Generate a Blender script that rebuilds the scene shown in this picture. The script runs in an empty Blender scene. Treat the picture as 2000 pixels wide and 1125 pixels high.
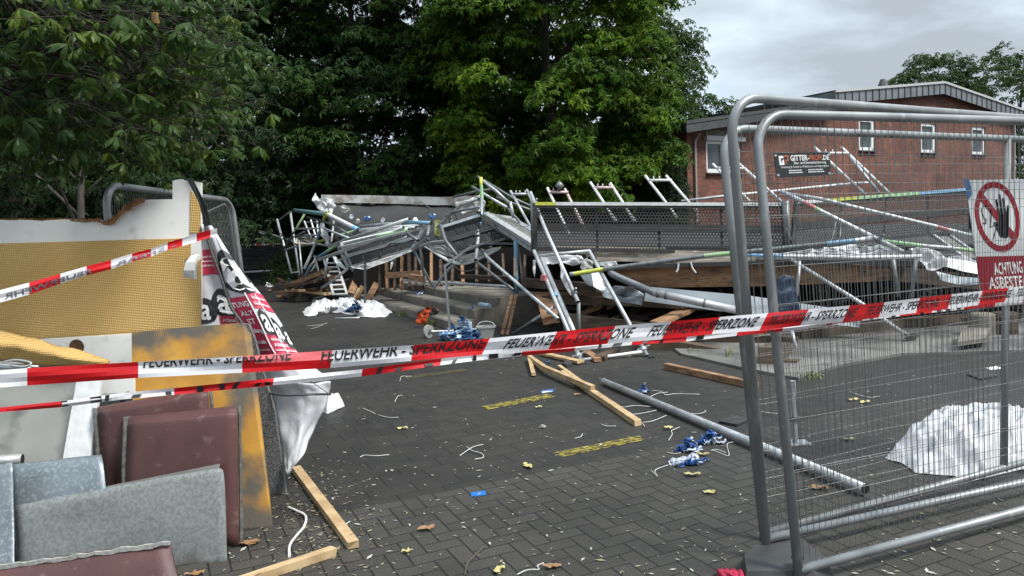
import bpy, bmesh, math, random
import numpy as np
from mathutils import Vector as V, noise as MN
R = math.radians
rnd = random.Random(7)
# ---------------------------------------------------------------- camera
FPX, TH, RO, CH = 1460.0, R(4.48), R(2.5), 1.6
CAM = V((0, 0, CH))
FW = V((0, math.cos(TH), -math.sin(TH))); UP0 = V((0, math.sin(TH), math.cos(TH))); R0 = V((1, 0, 0))
RT = R0*math.cos(RO) - UP0*math.sin(RO); UP = UP0*math.cos(RO) + R0*math.sin(RO)
def ray(u, v): return FW + RT*((u-1000)/FPX) - UP*((v-562.5)/FPX)
def P(u, v, d):
    r = ray(u, v); return CAM + r*(d/r.y)
def G(u, v, z=0.0):
    r = ray(u, v); return CAM + r*((z-CH)/r.z)
sc = bpy.context.scene
cd = bpy.data.cameras.new('camera'); cam = bpy.data.objects.new('camera', cd); sc.collection.objects.link(cam)
cd.sensor_width = 36; cd.lens = 36*FPX/2000; cd.clip_start = 0.05; cd.clip_end = 2000
from mathutils import Matrix
cam.matrix_world = Matrix(((RT.x, UP.x, -FW.x, 0), (RT.y, UP.y, -FW.y, 0), (RT.z, UP.z, -FW.z, CH), (0, 0, 0, 1)))
sc.camera = cam
sc.view_settings.view_transform = 'Standard'; sc.view_settings.look = 'None'; sc.view_settings.gamma = 1
sc.view_settings.exposure = 1.0
# ---------------------------------------------------------------- sky and sun (bright overcast)
SUN_EL, SUN_AZ = 54, 122          # azimuth from +Y clockwise
w = bpy.data.worlds.new('World'); sc.world = w; w.use_nodes = True
nt = w.node_tree; nt.nodes.clear()
def N(nt, t, **k):
    n = nt.nodes.new(t)
    for a, b in k.items(): setattr(n, a, b)
    return n
out = N(nt, 'ShaderNodeOutputWorld'); bg = N(nt, 'ShaderNodeBackground'); bg.inputs[1].default_value = 0.1
sky = N(nt, 'ShaderNodeTexSky', sky_type='NISHITA', sun_disc=False)
sky.sun_elevation = R(SUN_EL); sky.sun_rotation = R(SUN_AZ)
tc = N(nt, 'ShaderNodeTexCoord'); mp = N(nt, 'ShaderNodeMapping'); mp.inputs['Scale'].default_value = (1.0, 1.0, 2.6)
mp.inputs['Location'].default_value = (0.35, 0.1, 0.2)
n1 = N(nt, 'ShaderNodeTexNoise'); n1.inputs['Scale'].default_value = 2.3; n1.inputs['Detail'].default_value = 7; n1.inputs['Roughness'].default_value = 0.52; n1.inputs['Distortion'].default_value = 0.3
r1 = N(nt, 'ShaderNodeValToRGB')
r1.color_ramp.elements[0].position = 0.40; r1.color_ramp.elements[0].color = (4.3, 5.0, 5.6, 1)
r1.color_ramp.elements[1].position = 0.54; r1.color_ramp.elements[1].color = (2.5, 2.85, 3.2, 1)
n2 = N(nt, 'ShaderNodeTexNoise'); n2.inputs['Scale'].default_value = 3.1; n2.inputs['Detail'].default_value = 5
r2 = N(nt, 'ShaderNodeMapRange'); r2.inputs['From Min'].default_value = 0.56; r2.inputs['From Max'].default_value = 0.74; r2.inputs['To Min'].default_value = 1.0; r2.inputs['To Max'].default_value = 0.45
mx = N(nt, 'ShaderNodeMix', data_type='RGBA')
L = nt.links.new
L(tc.outputs['Generated'], mp.inputs[0]); L(mp.outputs[0], n1.inputs[0]); L(mp.outputs[0], n2.inputs[0])
L(n1.outputs[0], r1.inputs[0]); L(n2.outputs[0], r2.inputs[0]); L(r2.outputs[0], mx.inputs[0])
# an overcast sky is brighter overhead than at the horizon
sz = N(nt, 'ShaderNodeSeparateXYZ'); zr = N(nt, 'ShaderNodeMapRange'); zr.inputs[1].default_value = 0.38; zr.inputs[2].default_value = 1.0; zr.inputs[3].default_value = 1.0; zr.inputs[4].default_value = 2.3
L(tc.outputs['Generated'], sz.inputs[0]); L(sz.outputs[2], zr.inputs[0]); zs_ = N(nt, 'ShaderNodeVectorMath', operation='SCALE'); L(zr.outputs[0], zs_.inputs['Scale'])
L(sky.outputs[0], mx.inputs[6]); L(r1.outputs[0], mx.inputs[7]); L(mx.outputs[2], zs_.inputs[0]); L(zs_.outputs[0], bg.inputs[0]); L(bg.outputs[0], out.inputs[0])
sd = bpy.data.lights.new('sun', 'SUN'); sd.energy = 2.4; sd.angle = R(14); sd.color = (1.0, 0.975, 0.93)
so = bpy.data.objects.new('sun', sd); sc.collection.objects.link(so)
dirv = V((math.sin(R(SUN_AZ))*math.cos(R(SUN_EL)), math.cos(R(SUN_AZ))*math.cos(R(SUN_EL)), math.sin(R(SUN_EL))))
so.rotation_euler = dirv.to_track_quat('Z', 'Y').to_euler(); so.location = (0, 0, 30)

# ---------------------------------------------------------------- helpers
WL = {}
def tag(o, label=None, cat=None, group=None, kind=None):
    if label: o['label'] = label
    if cat: o['category'] = cat
    if group: o['group'] = group
    if kind: o['kind'] = kind
    return o
def thing(name, label, cat, loc=(0, 0, 0), group=None):
    o = bpy.data.objects.new(name, None); sc.collection.objects.link(o); o.empty_display_size = .1
    o.location = V(loc); WL[o] = V(loc); return tag(o, label, cat, group)
def mk(name, verts, faces, mat, parent=None, fm=None, smooth=False, uv=None, sol=0):
    """one mesh object from world-space vertices"""
    A = np.array([tuple(v) for v in verts], float) if not isinstance(verts, np.ndarray) else verts
    if parent is None: loc = V(((A[:, 0].min()+A[:, 0].max())/2, (A[:, 1].min()+A[:, 1].max())/2, A[:, 2].min()))
    else: loc = WL[parent]
    me = bpy.data.meshes.new(name); me.from_pydata((A-np.array(loc)).tolist(), [], [tuple(f) for f in faces])
    for m in (mat if isinstance(mat, (list, tuple)) else [mat]): me.materials.append(m)
    if fm is not None: me.polygons.foreach_set('material_index', fm)
    if smooth: me.polygons.foreach_set('use_smooth', [True]*len(me.polygons))
    if uv is not None:
        ul = me.uv_layers.new(name='UVMap')
        li = np.zeros(len(me.loops), int); me.loops.foreach_get('vertex_index', li)
        ul.data.foreach_set('uv', np.array(uv, float)[li].ravel())
    me.update()
    o = bpy.data.objects.new(name, me); sc.collection.objects.link(o)
    if parent is None: o.location = loc
    else: o.parent = parent
    WL[o] = loc
    if sol: s = o.modifiers.new('s', 'SOLIDIFY'); s.thickness = sol; s.offset = 0
    return o
class MB:
    def __init__(s): s.v = []; s.f = []; s.m = []
    def add(s, vs, fs, m=0):
        b = len(s.v); s.v += [tuple(x) for x in vs]; s.f += [tuple(b+i for i in f) for f in fs]; s.m += [m]*len(fs) if isinstance(m, int) else list(m)
        return s
    def tube(s, pts, r, seg=10, m=0, cap=None, r2=None):
        pts = [V(p) for p in pts]; n = len(pts); rings = []
        up = V((0, 0, 1)); prev = None
        for i, p in enumerate(pts):
            t = (pts[min(i+1, n-1)]-pts[max(i-1, 0)]).normalized()
            if prev is None:
                a = t.cross(up if abs(t.z) < .9 else V((1, 0, 0))).normalized()
            else: a = (prev - t*prev.dot(t)).normalized()
            prev = a; b = t.cross(a)
            rr = r if r2 is None else r+(r2-r)*i/(n-1)
            rings.append([p + (a*math.cos(k*2*math.pi/seg)+b*math.sin(k*2*math.pi/seg))*rr for k in range(seg)])
        vs = [q for g in rings for q in g]
        fs = [(i*seg+k, i*seg+(k+1) % seg, (i+1)*seg+(k+1) % seg, (i+1)*seg+k) for i in range(n-1) for k in range(seg)]
        ms = [m if isinstance(m, int) else m[i] for i in range(n-1) for k in range(seg)]
        c = cap if cap is not None else (m if isinstance(m, int) else m[0])
        fs += [tuple(range(seg))[::-1], tuple((n-1)*seg+k for k in range(seg))]; ms += [c, c]
        return s.add(vs, fs, ms)
    def beam(s, p, q, wd, ht, up=(0, 0, 1), m=0, jag=0):
        p = V(p); q = V(q); t = (q-p).normalized(); a = t.cross(V(up)).normalized(); b = a.cross(t)
        vs = [e + a*(sx*wd/2) + b*(sz*ht/2) + t*(rnd.uniform(-jag, jag)) for e in (p, q) for sx, sz in ((-1, -1), (1, -1), (1, 1), (-1, 1))]
        return s.add(vs, [(0, 1, 2, 3), (7, 6, 5, 4), (0, 4, 5, 1), (1, 5, 6, 2), (2, 6, 7, 3), (3, 7, 4, 0)], m)
    def slab(s, c, th, m=0, nrm=None):
        c = [V(x) for x in c]; n = len(c)
        nn = V((0, 0, 0))
        for i in range(n): nn += (c[i]-c[0]).cross(c[(i+1) % n]-c[0])
        nn.normalize()
        if nn.dot(CAM-c[0]) < 0: nn = -nn
        vs = c + [x - nn*th for x in c]
        return s.add(vs, [tuple(range(n)), tuple(range(2*n-1, n-1, -1))] + [(i, (i+1) % n, n+(i+1) % n, n+i) for i in range(n)], m)
    def box(s, c, sx, sy, sz, m=0):
        x, y, z = c; vs = [(x+i*sx/2, y+j*sy/2, z+k*sz) for k in (0, 1) for i, j in ((-1, -1), (1, -1), (1, 1), (-1, 1))]
        return s.add(vs, [(3, 2, 1, 0), (4, 5, 6, 7), (0, 1, 5, 4), (1, 2, 6, 5), (2, 3, 7, 6), (3, 0, 4, 7)], m)
    def make(s, name, mat, parent=None, smooth=False, **k): return mk(name, s.v, s.f, mat, parent, fm=s.m, smooth=smooth, **k)
def smooth_tube(o):
    me = o.data
    for p in me.polygons: p.use_smooth = len(p.vertices) == 4
    return o
def catm(p, n):
    """smooth polyline through points"""
    p = [V(x) for x in p]; q = [p[0]*2-p[1]] + p + [p[-1]*2-p[-2]]; o = []
    for i in range(1, len(q)-2):
        for k in range(n):
            t = k/n; a, b, c, d = q[i-1], q[i], q[i+1], q[i+2]
            o.append(.5*((2*b)+(c-a)*t+(2*a-5*b+4*c-d)*t*t+(3*b-a-3*c+d)*t**3))
    return o+[p[-1]]
class Patch:
    """surface through a grid of control points ctrl[row][col]; ev(s,t): s along columns, t along rows"""
    def __init__(s, ctrl, lin=False): s.c = [[V(x) for x in r] for r in ctrl]; s.lin = lin
    @staticmethod
    def cr(pts, t, lin):
        n = len(pts)-1; x = min(max(t, 0), 1)*n; i = min(int(x), n-1); f = x-i; x0 = t*n-i
        if lin or n == 1: return pts[i]*(1-x0)+pts[i+1]*x0
        a = pts[i-1] if i > 0 else pts[0]*2-pts[1]; d = pts[i+2] if i+2 <= n else pts[n]*2-pts[n-1]; b, c = pts[i], pts[i+1]
        return .5*((2*b)+(c-a)*f+(2*a-5*b+4*c-d)*f*f+(3*b-a-3*c+d)*f**3)
    bp = None
    def ev(s, u, v): return s.cr([s.cr(r, u, s.lin) for r in s.c], v, s.lin)
    def evn(s, u, v, off):
        p = s.ev(u, v); e = .004
        a = s.ev(min(u+e, 1), v)-s.ev(max(u-e, 0), v); b = s.ev(u, min(v+e, 1))-s.ev(u, max(v-e, 0))
        n = a.cross(b).normalized()
        if n.dot(CAM-p) < 0: n = -n
        if s.bp: off += s.bp[0]*(MN.noise(V((u*s.bp[1], v*s.bp[1], s.bp[2])))+.5*MN.noise(V((u*s.bp[1]*2.3, v*s.bp[1]*2.3, s.bp[2]+9))))
        return p+n*off
    def grid(s, nu, nv, bump=0, fr=6, seed=0, seq=None):
        us = seq or [i/nu for i in range(nu+1)]; nu = len(us)-1; vs = []; uv = []
        if bump: s.bp = (bump, fr, seed)
        for j in range(nv+1):
            for a in us:
                p = s.ev(a, j/nv)
                if bump: p = s.evn(a, j/nv, 0)
                vs.append(p); uv.append((a, j/nv))
        fs = [(j*(nu+1)+i, j*(nu+1)+i+1, (j+1)*(nu+1)+i+1, (j+1)*(nu+1)+i) for j in range(nv) for i in range(nu)]
        return vs, fs, uv
def text2d(s, shear=0, bold=0.0, res=2, ymax=1.0):
    cu = bpy.data.curves.new('t', 'FONT'); cu.body = s; cu.shear = shear; cu.offset = bold; cu.resolution_u = res
    o = bpy.data.objects.new('t', cu); sc.collection.objects.link(o)
    dg = bpy.context.evaluated_depsgraph_get(); me = o.evaluated_get(dg).to_mesh()
    vs = [(v.co.x, v.co.y) for v in me.vertices]; fs = [tuple(p.vertices) for p in me.polygons]
    o.evaluated_get(dg).to_mesh_clear(); bpy.data.objects.remove(o); bpy.data.curves.remove(cu)
    x0 = min(v[0] for v in vs); x1 = max(v[0] for v in vs); y0 = 0.0; y1 = max(v[1] for v in vs)
    vs = [((x-x0)/(x1-x0), (y-y0)/(y1-y0)) for x, y in vs]
    if ymax < 1:            # the fold in the tape hides the upper part of the letters
        bm = bmesh.new(); bv = [bm.verts.new((x, y, 0)) for x, y in vs]
        for f in fs:
            try: bm.faces.new([bv[i] for i in f])
            except ValueError: pass
        bmesh.ops.bisect_plane(bm, geom=bm.verts[:]+bm.edges[:]+bm.faces[:], plane_co=(0, ymax, 0), plane_no=(0, 1, 0), clear_outer=True)
        bm.verts.index_update(); vs = [(v.co.x, v.co.y) for v in bm.verts]; fs = [tuple(v.index for v in f.verts) for f in bm.faces]; bm.free()
    return vs, fs
def decal(mb, s, f, shear=0, bold=.0, m=0, mirror=False, ymax=1.0):
    """lettering: f maps (x,y in 0..1) to a 3D point"""
    vs, fs = text2d(s, shear, bold, ymax=ymax)
    mb.add([f(1-x if mirror else x, y) for x, y in vs], fs, m)
# ---------------------------------------------------------------- materials
def rgb(c): return (c[0], c[1], c[2], 1)
MC = {}
def mat(name, c1, c2=None, scale=6, lo=.35, hi=.65, rough=.6, metal=0, bump=0, bscale=60, c3=None, s3=40, lo3=.55, hi3=.7, detail=5, stretch=(1, 1, 1), trans=0, spec=None, alpha=None, dist=0, vor=False, rvar=0):
    if name in MC: return MC[name]
    m = bpy.data.materials.new(name); m.use_nodes = True; nt = m.node_tree; L = nt.links.new
    b = nt.nodes['Principled BSDF']; b.inputs['Roughness'].default_value = rough; b.inputs['Metallic'].default_value = metal
    if spec is not None: b.inputs['Specular IOR Level'].default_value = spec
    b.inputs['Base Color'].default_value = rgb(c1)
    tc = N(nt, 'ShaderNodeTexCoord'); mp = N(nt, 'ShaderNodeMapping'); mp.inputs['Scale'].default_value = stretch; L(tc.outputs['Object'], mp.inputs[0])
    col = None
    if c2:
        n = N(nt, 'ShaderNodeTexNoise'); n.inputs['Scale'].default_value = scale; n.inputs['Detail'].default_value = detail; n.inputs['Distortion'].default_value = dist
        if vor: n = N(nt, 'ShaderNodeTexVoronoi'); n.inputs['Scale'].default_value = scale
        L(mp.outputs[0], n.inputs['Vector']); r = N(nt, 'ShaderNodeMapRange'); r.inputs[1].default_value = lo; r.inputs[2].default_value = hi; L(n.outputs[1] if vor else n.outputs[0], r.inputs[0])
        x = N(nt, 'ShaderNodeMix', data_type='RGBA'); x.inputs[6].default_value = rgb(c1); x.inputs[7].default_value = rgb(c2); L(r.outputs[0], x.inputs[0]); col = x.outputs[2]
        if rvar:
            r5 = N(nt, 'ShaderNodeMapRange'); r5.inputs[1].default_value = lo; r5.inputs[2].default_value = hi; r5.inputs[3].default_value = rough; r5.inputs[4].default_value = rough+rvar; L(n.outputs[0], r5.inputs[0]); L(r5.outputs[0], b.inputs['Roughness'])
    if c3:
        n = N(nt, 'ShaderNodeTexNoise'); n.inputs['Scale'].default_value = s3; n.inputs['Detail'].default_value = 4; L(mp.outputs[0], n.inputs['Vector'])
        r = N(nt, 'ShaderNodeMapRange'); r.inputs[1].default_value = lo3; r.inputs[2].default_value = hi3; L(n.outputs[0], r.inputs[0])
        x = N(nt, 'ShaderNodeMix', data_type='RGBA'); x.inputs[6].default_value = rgb(c1); x.inputs[7].default_value = rgb(c3); L(r.outputs[0], x.inputs[0])
        if col: L(col, x.inputs[6])
        col = x.outputs[2]
    if col: L(col, b.inputs['Base Color'])
    if bump:
        n = N(nt, 'ShaderNodeTexNoise'); n.inputs['Scale'].default_value = bscale; n.inputs['Detail'].default_value = 5; L(mp.outputs[0], n.inputs['Vector'])
        bu = N(nt, 'ShaderNodeBump'); bu.inputs['Strength'].default_value = .6; bu.inputs['Distance'].default_value = bump; L(n.outputs[0], bu.inputs['Height']); L(bu.outputs[0], b.inputs['Normal'])
    if trans:
        t = N(nt, 'ShaderNodeBsdfTranslucent'); t.inputs[0].default_value = rgb(c1)
        if col: L(col, t.inputs[0])
        ms = N(nt, 'ShaderNodeMixShader'); ms.inputs[0].default_value = trans; L(b.outputs[0], ms.inputs[1]); L(t.outputs[0], ms.inputs[2]); L(ms.outputs[0], nt.nodes['Material Output'].inputs[0])
    MC[name] = m; return m
galv = mat('galvanised', (.5, .52, .53), (.34, .36, .37), 9, .4, .65, rough=.45, metal=.4, c3=(.6, .6, .58), s3=25, lo3=.6, hi3=.72, bump=.001, bscale=90)
galvd = mat('galvanised_dark', (.19, .2, .205), (.12, .13, .135), 14, .4, .65, rough=.5, metal=.4, c3=(.33, .33, .32), s3=30, lo3=.62, hi3=.75)
fencem = mat('fence_zinc', (.29, .305, .305), (.2, .21, .21), 5, .35, .65, rough=.42, metal=.35, c3=(.42, .44, .45), s3=18, lo3=.58, hi3=.8, stretch=(1, 1, .3))
wirem = mat('wire_zinc', (.2, .205, .2), (.13, .13, .125), 3, .4, .6, rough=.5, metal=.5)
hollow_shade = mat('tube_end_shade', (.012, .012, .012), rough=.9)  # near-black caps paint in the shade inside open tube ends
alu = mat('aluminium', (.6, .61, .6), (.45, .46, .46), 12, rough=.42, metal=.5)
paint_y = mat('paint_yellow', (.58, .6, .06), (.42, .45, .08), 20, rough=.5, c3=(.4, .4, .36), s3=30)
paint_g = mat('paint_green', (.22, .42, .15), (.3, .38, .25), 16, rough=.5)
paint_gl = mat('paint_light_green', (.35, .6, .3), (.3, .45, .28), 16, rough=.5)
paint_b = mat('paint_blue', (.1, .28, .42), (.2, .32, .4), 16, rough=.5)
paint_lb = mat('paint_light_blue', (.2, .45, .7), (.25, .42, .6), 16, rough=.5)
paint_t = mat('paint_teal', (.13, .3, .31), (.2, .32, .32), 16, rough=.5)
paint_r = mat('paint_red', (.5, .08, .1), (.4, .2, .2), 16, rough=.5)
paint_w = mat('paint_white', (.72, .73, .72), (.55, .55, .54), 16, rough=.5)
handrail_m = mat('handrail_grey', (.12, .13, .14), (.09, .095, .1), 10, rough=.55, metal=.2)
wood_l = mat('wood_light', (.5, .36, .2), (.36, .24, .12), 7, .4, .62, rough=.75, stretch=(1, 1, 1), c3=(.2, .13, .07), s3=18, lo3=.6, hi3=.72, bump=.002, bscale=50)
wood_o = mat('wood_orange', (.34, .19, .10), (.2, .11, .055), 6, .4, .62, rough=.75, c3=(.08, .04, .02), s3=14, lo3=.56, hi3=.7, bump=.003, bscale=40, stretch=(.5, 1, 2.5))
wood_d = mat('wood_dark', (.085, .055, .034), (.035, .024, .016), 5, .4, .6, rough=.85, c3=(.02, .014, .01), s3=12, bump=.003, bscale=40, stretch=(.5, 1, 2.5))
wood_w = mat('wood_weathered', (.42, .38, .32), (.25, .21, .17), 5, .4, .62, rough=.8, c3=(.62, .6, .55), s3=11, bump=.003, bscale=40, stretch=(.6, 1, 4))
film = mat('white_film', (.82, .83, .84), (.72, .73, .75), 3, rough=.3, trans=.2, bump=.02, bscale=9)
filmd = mat('dirty_film', (.62, .62, .6), (.4, .39, .36), 5, rough=.5, trans=.1, bump=.02, bscale=12, c3=(.15, .13, .1), s3=9, lo3=.6, hi3=.7)
whitep = mat('white_plastic', (.75, .75, .73), (.6, .6, .58), 8, rough=.45)
black = mat('black_rubber', (.018, .018, .02), (.04, .04, .042), 12, rough=.7)
concrete = mat('concrete', (.2, .18, .145), (.11, .1, .085), 3, .35, .65, rough=.85, c3=(.2, .185, .15), s3=20, bump=.006, bscale=45)
slabm = mat('slab_concrete', (.19, .182, .165), (.085, .083, .078), 1.3, .38, .62, rough=.55, c3=(.07, .07, .068), s3=2.2, lo3=.55, hi3=.66, bump=.004, bscale=60)
# ---------------------------------------------------------------- ground
PA = R(25)                                   # paving turned 25 degrees
def paving_material():
    m = bpy.data.materials.new('paving'); m.use_nodes = True; nt = m.node_tree; L = nt.links.new; b = nt.nodes['Principled BSDF']
    def M(op, a, c=None, d=None):
        n = N(nt, 'ShaderNodeMath', operation=op)
        for i, x in enumerate((a, c, d)):
            if x is None: continue
            if isinstance(x, (int, float)): n.inputs[i].default_value = x
            else: L(x, n.inputs[i])
        return n.outputs[0]
    def MixC(f, a, c):
        n = N(nt, 'ShaderNodeMix', data_type='RGBA')
        for i, x in ((0, f), (6, a), (7, c)):
            if isinstance(x, tuple): n.inputs[i].default_value = rgb(x)
            elif isinstance(x, (int, float)): n.inputs[i].default_value = x
            else: L(x, n.inputs[i])
        return n.outputs[2]
    geo = N(nt, 'ShaderNodeNewGeometry'); mp = N(nt, 'ShaderNodeMapping', vector_type='POINT'); mp.inputs['Rotation'].default_value = (0, 0, -PA+R(0))
    L(geo.outputs['Position'], mp.inputs[0]); sp = N(nt, 'ShaderNodeSeparateXYZ'); L(mp.outputs[0], sp.inputs[0])
    wob = N(nt, 'ShaderNodeTexNoise'); wob.inputs['Scale'].default_value = 7; L(mp.outputs[0], wob.inputs[0])
    def tex(scale, det=4, ro=.5):
        n = N(nt, 'ShaderNodeTexNoise'); n.inputs['Scale'].default_value = scale; n.inputs['Detail'].default_value = det; n.inputs['Roughness'].default_value = ro; L(mp.outputs[0], n.inputs[0]); return n.outputs[0]
    wb = M('MULTIPLY', M('SUBTRACT', wob.outputs[0], .5), .07)
    X = M('ADD', M('MULTIPLY', sp.outputs[0], 10), wb); Y = M('ADD', M('MULTIPLY', sp.outputs[1], 10), wb)
    i = M('FLOOR', X); j = M('FLOOR', Y); fx = M('FRACT', X); fy = M('FRACT', Y)
    k = M('FLOORED_MODULO', M('SUBTRACT', i, j), 4)
    is_ = lambda q: M('COMPARE', k, q, .1)
    k0, k1, k2, k3 = is_(0), is_(1), is_(2), is_(3)
    dl = M('ADD', fx, k1); dr = M('ADD', M('SUBTRACT', 1, fx), k0); db = M('ADD', fy, k2); dt = M('ADD', M('SUBTRACT', 1, fy), k3)
    d = M('MINIMUM', M('MINIMUM', dl, dr), M('MINIMUM', db, dt))
    ii = M('SUBTRACT', i, k1); jj = M('SUBTRACT', j, k2)
    cx = N(nt, 'ShaderNodeCombineXYZ'); L(ii, cx.inputs[0]); L(jj, cx.inputs[1]); wn = N(nt, 'ShaderNodeTexWhiteNoise', noise_dimensions='2D'); L(cx.outputs[0], wn.inputs[0])
    j1 = N(nt, 'ShaderNodeMapRange', interpolation_type='SMOOTHSTEP'); L(d, j1.inputs[0]); j1.inputs[1].default_value = .02; j1.inputs[2].default_value = .07
    # the older paving: stretcher courses of larger slabs
    bt = N(nt, 'ShaderNodeTexBrick'); bt.inputs['Scale'].default_value = 1; bt.inputs['Mortar Size'].default_value = .007; bt.inputs['Brick Width'].default_value = .3; bt.inputs['Row Height'].default_value = .2; bt.inputs['Mortar Smooth'].default_value = .6
    bt.inputs['Color1'].default_value = (.35, .35, .35, 1); bt.inputs['Color2'].default_value = (.65, .65, .65, 1); L(mp.outputs[0], bt.inputs[0])
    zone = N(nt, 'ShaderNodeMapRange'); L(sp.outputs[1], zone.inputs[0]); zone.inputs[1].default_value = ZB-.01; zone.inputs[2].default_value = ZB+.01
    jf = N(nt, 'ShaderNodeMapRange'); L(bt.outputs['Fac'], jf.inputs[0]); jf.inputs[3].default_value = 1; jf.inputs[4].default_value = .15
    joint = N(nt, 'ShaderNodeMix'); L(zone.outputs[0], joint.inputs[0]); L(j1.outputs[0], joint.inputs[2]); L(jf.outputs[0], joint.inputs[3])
    fine = tex(130, 3, .7); big = tex(.6, 5); mid = tex(3, 5, .6)
    v = M('ADD', M('MULTIPLY', wn.outputs[0], .22), M('ADD', M('MULTIPLY', big, .6), M('MULTIPLY', mid, .5)))
    rp = N(nt, 'ShaderNodeMapRange'); L(v, rp.inputs[0]); rp.inputs[1].default_value = .38; rp.inputs[2].default_value = .92
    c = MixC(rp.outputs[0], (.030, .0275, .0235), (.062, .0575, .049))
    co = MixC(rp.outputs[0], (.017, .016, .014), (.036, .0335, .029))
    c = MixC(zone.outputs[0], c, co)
    f2 = N(nt, 'ShaderNodeMapRange'); L(fine, f2.inputs[0]); f2.inputs[1].default_value = .35; f2.inputs[2].default_value = .72; f2.inputs[3].default_value = .45; f2.inputs[4].default_value = 1.9
    vm = N(nt, 'ShaderNodeVectorMath', operation='SCALE'); L(c, vm.inputs[0]); L(f2.outputs[0], vm.inputs['Scale'])
    # moss-brown soil near the joints at left, pale trodden chewing-gum spots
    vo = N(nt, 'ShaderNodeTexVoronoi'); vo.inputs['Scale'].default_value = 5; L(mp.outputs[0], vo.inputs[0])
    gs = N(nt, 'ShaderNodeMapRange'); L(vo.outputs['Distance'], gs.inputs[0]); gs.inputs[1].default_value = .075; gs.inputs[2].default_value = .055
    gk = M('MULTIPLY', gs.outputs[0], M('GREATER_THAN', tex(1.7, 2), .5))
    c3 = MixC(M('MULTIPLY', gk, .55), vm.outputs[0], (.13, .13, .125))
    c4 = MixC(joint.outputs[0], (.012, .011, .009), c3)
    L(c4, b.inputs['Base Color'])
    rr = N(nt, 'ShaderNodeMapRange'); L(big, rr.inputs[0]); rr.inputs[1].default_value = .35; rr.inputs[2].default_value = .65; rr.inputs[3].default_value = .5; rr.inputs[4].default_value = .8; L(rr.outputs[0], b.inputs['Roughness'])
    b.inputs['Specular IOR Level'].default_value = .35
    bu = N(nt, 'ShaderNodeBump'); bu.inputs['Distance'].default_value = .004; bu.inputs['Strength'].default_value = .7
    L(M('ADD', joint.outputs[0], M('MULTIPLY', fine, .35)), bu.inputs['Height']); L(bu.outputs[0], b.inputs['Normal'])
    return m
# paving frame: mapping rotates the position by -PA, so rotated y = along the (-sin, cos) direction
def pav(p): return (p.x*math.cos(-PA)-p.y*math.sin(-PA), p.x*math.sin(-PA)+p.y*math.cos(-PA))
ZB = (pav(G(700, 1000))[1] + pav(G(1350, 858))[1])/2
nG = 60
gv = []; gf = []
xs = [-150+300*(i/nG) for i in range(nG+1)]
for j in range(nG+1):
    for i in range(nG+1): gv.append((xs[i], -20+250*(j/nG)**1.6, 0))
for j in range(nG):
    for i in range(nG): gf.append((j*(nG+1)+i, j*(nG+1)+i+1, (j+1)*(nG+1)+i+1, (j+1)*(nG+1)+i))
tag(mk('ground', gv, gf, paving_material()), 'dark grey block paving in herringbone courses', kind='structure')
# pale concrete strip under the wreck at right
sl = MB().slab([G(*p, z=.03) for p in ((1300, 668), (1420, 655), (1640, 640), (1900, 625), (2150, 615), (2200, 668), (1980, 684), (1760, 690), (1640, 712), (1560, 738), (1440, 715), (1330, 690))], .1)
tag(sl.make('concrete_slab', slabm), 'pale stained concrete slab under the wreck', kind='structure')
# yellow painted stripes
yel = mat('stripe_paint', (.36, .285, .035), (.06, .052, .03), 16, .42, .6, rough=.7, stretch=(1, 1, 1))
yel2 = mat('stripe_paint_faint', (.1, .085, .02), (.04, .037, .03), 45, .44, .54, rough=.7)
def stripe(c, m):
    pa = Patch([[G(*c[0], z=.004), G(*c[1], z=.004)], [G(*c[3], z=.004), G(*c[2], z=.004)]], True); mb = MB(); r = random.Random(3)
    for k in range(9):
        y0 = k/9+.01; y1 = (k+1)/9-.02*r.random()
        if k in (2, 6): y1 -= .05
        x = r.random()*.06
        while x < .97:
            e = min(1-r.random()*.04, x+r.uniform(.12, .5)); mb.add([pa.ev(x, y0), pa.ev(e, y0+r.uniform(-.015, .015)), pa.ev(e-.01, y1), pa.ev(x+.01, y1)], [(0, 1, 2, 3)]); x = e+r.uniform(.004, .03)
    return tag(mb.make('road_marking', m), kind='structure')
stripe(((1078, 884), (1256, 849), (1261, 859), (1094, 893)), yel)
stripe(((936, 794), (1076, 768), (1088, 774), (948, 801)), yel)
stripe(((782, 736), (912, 719), (917, 724), (790, 741)), yel2)

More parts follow.
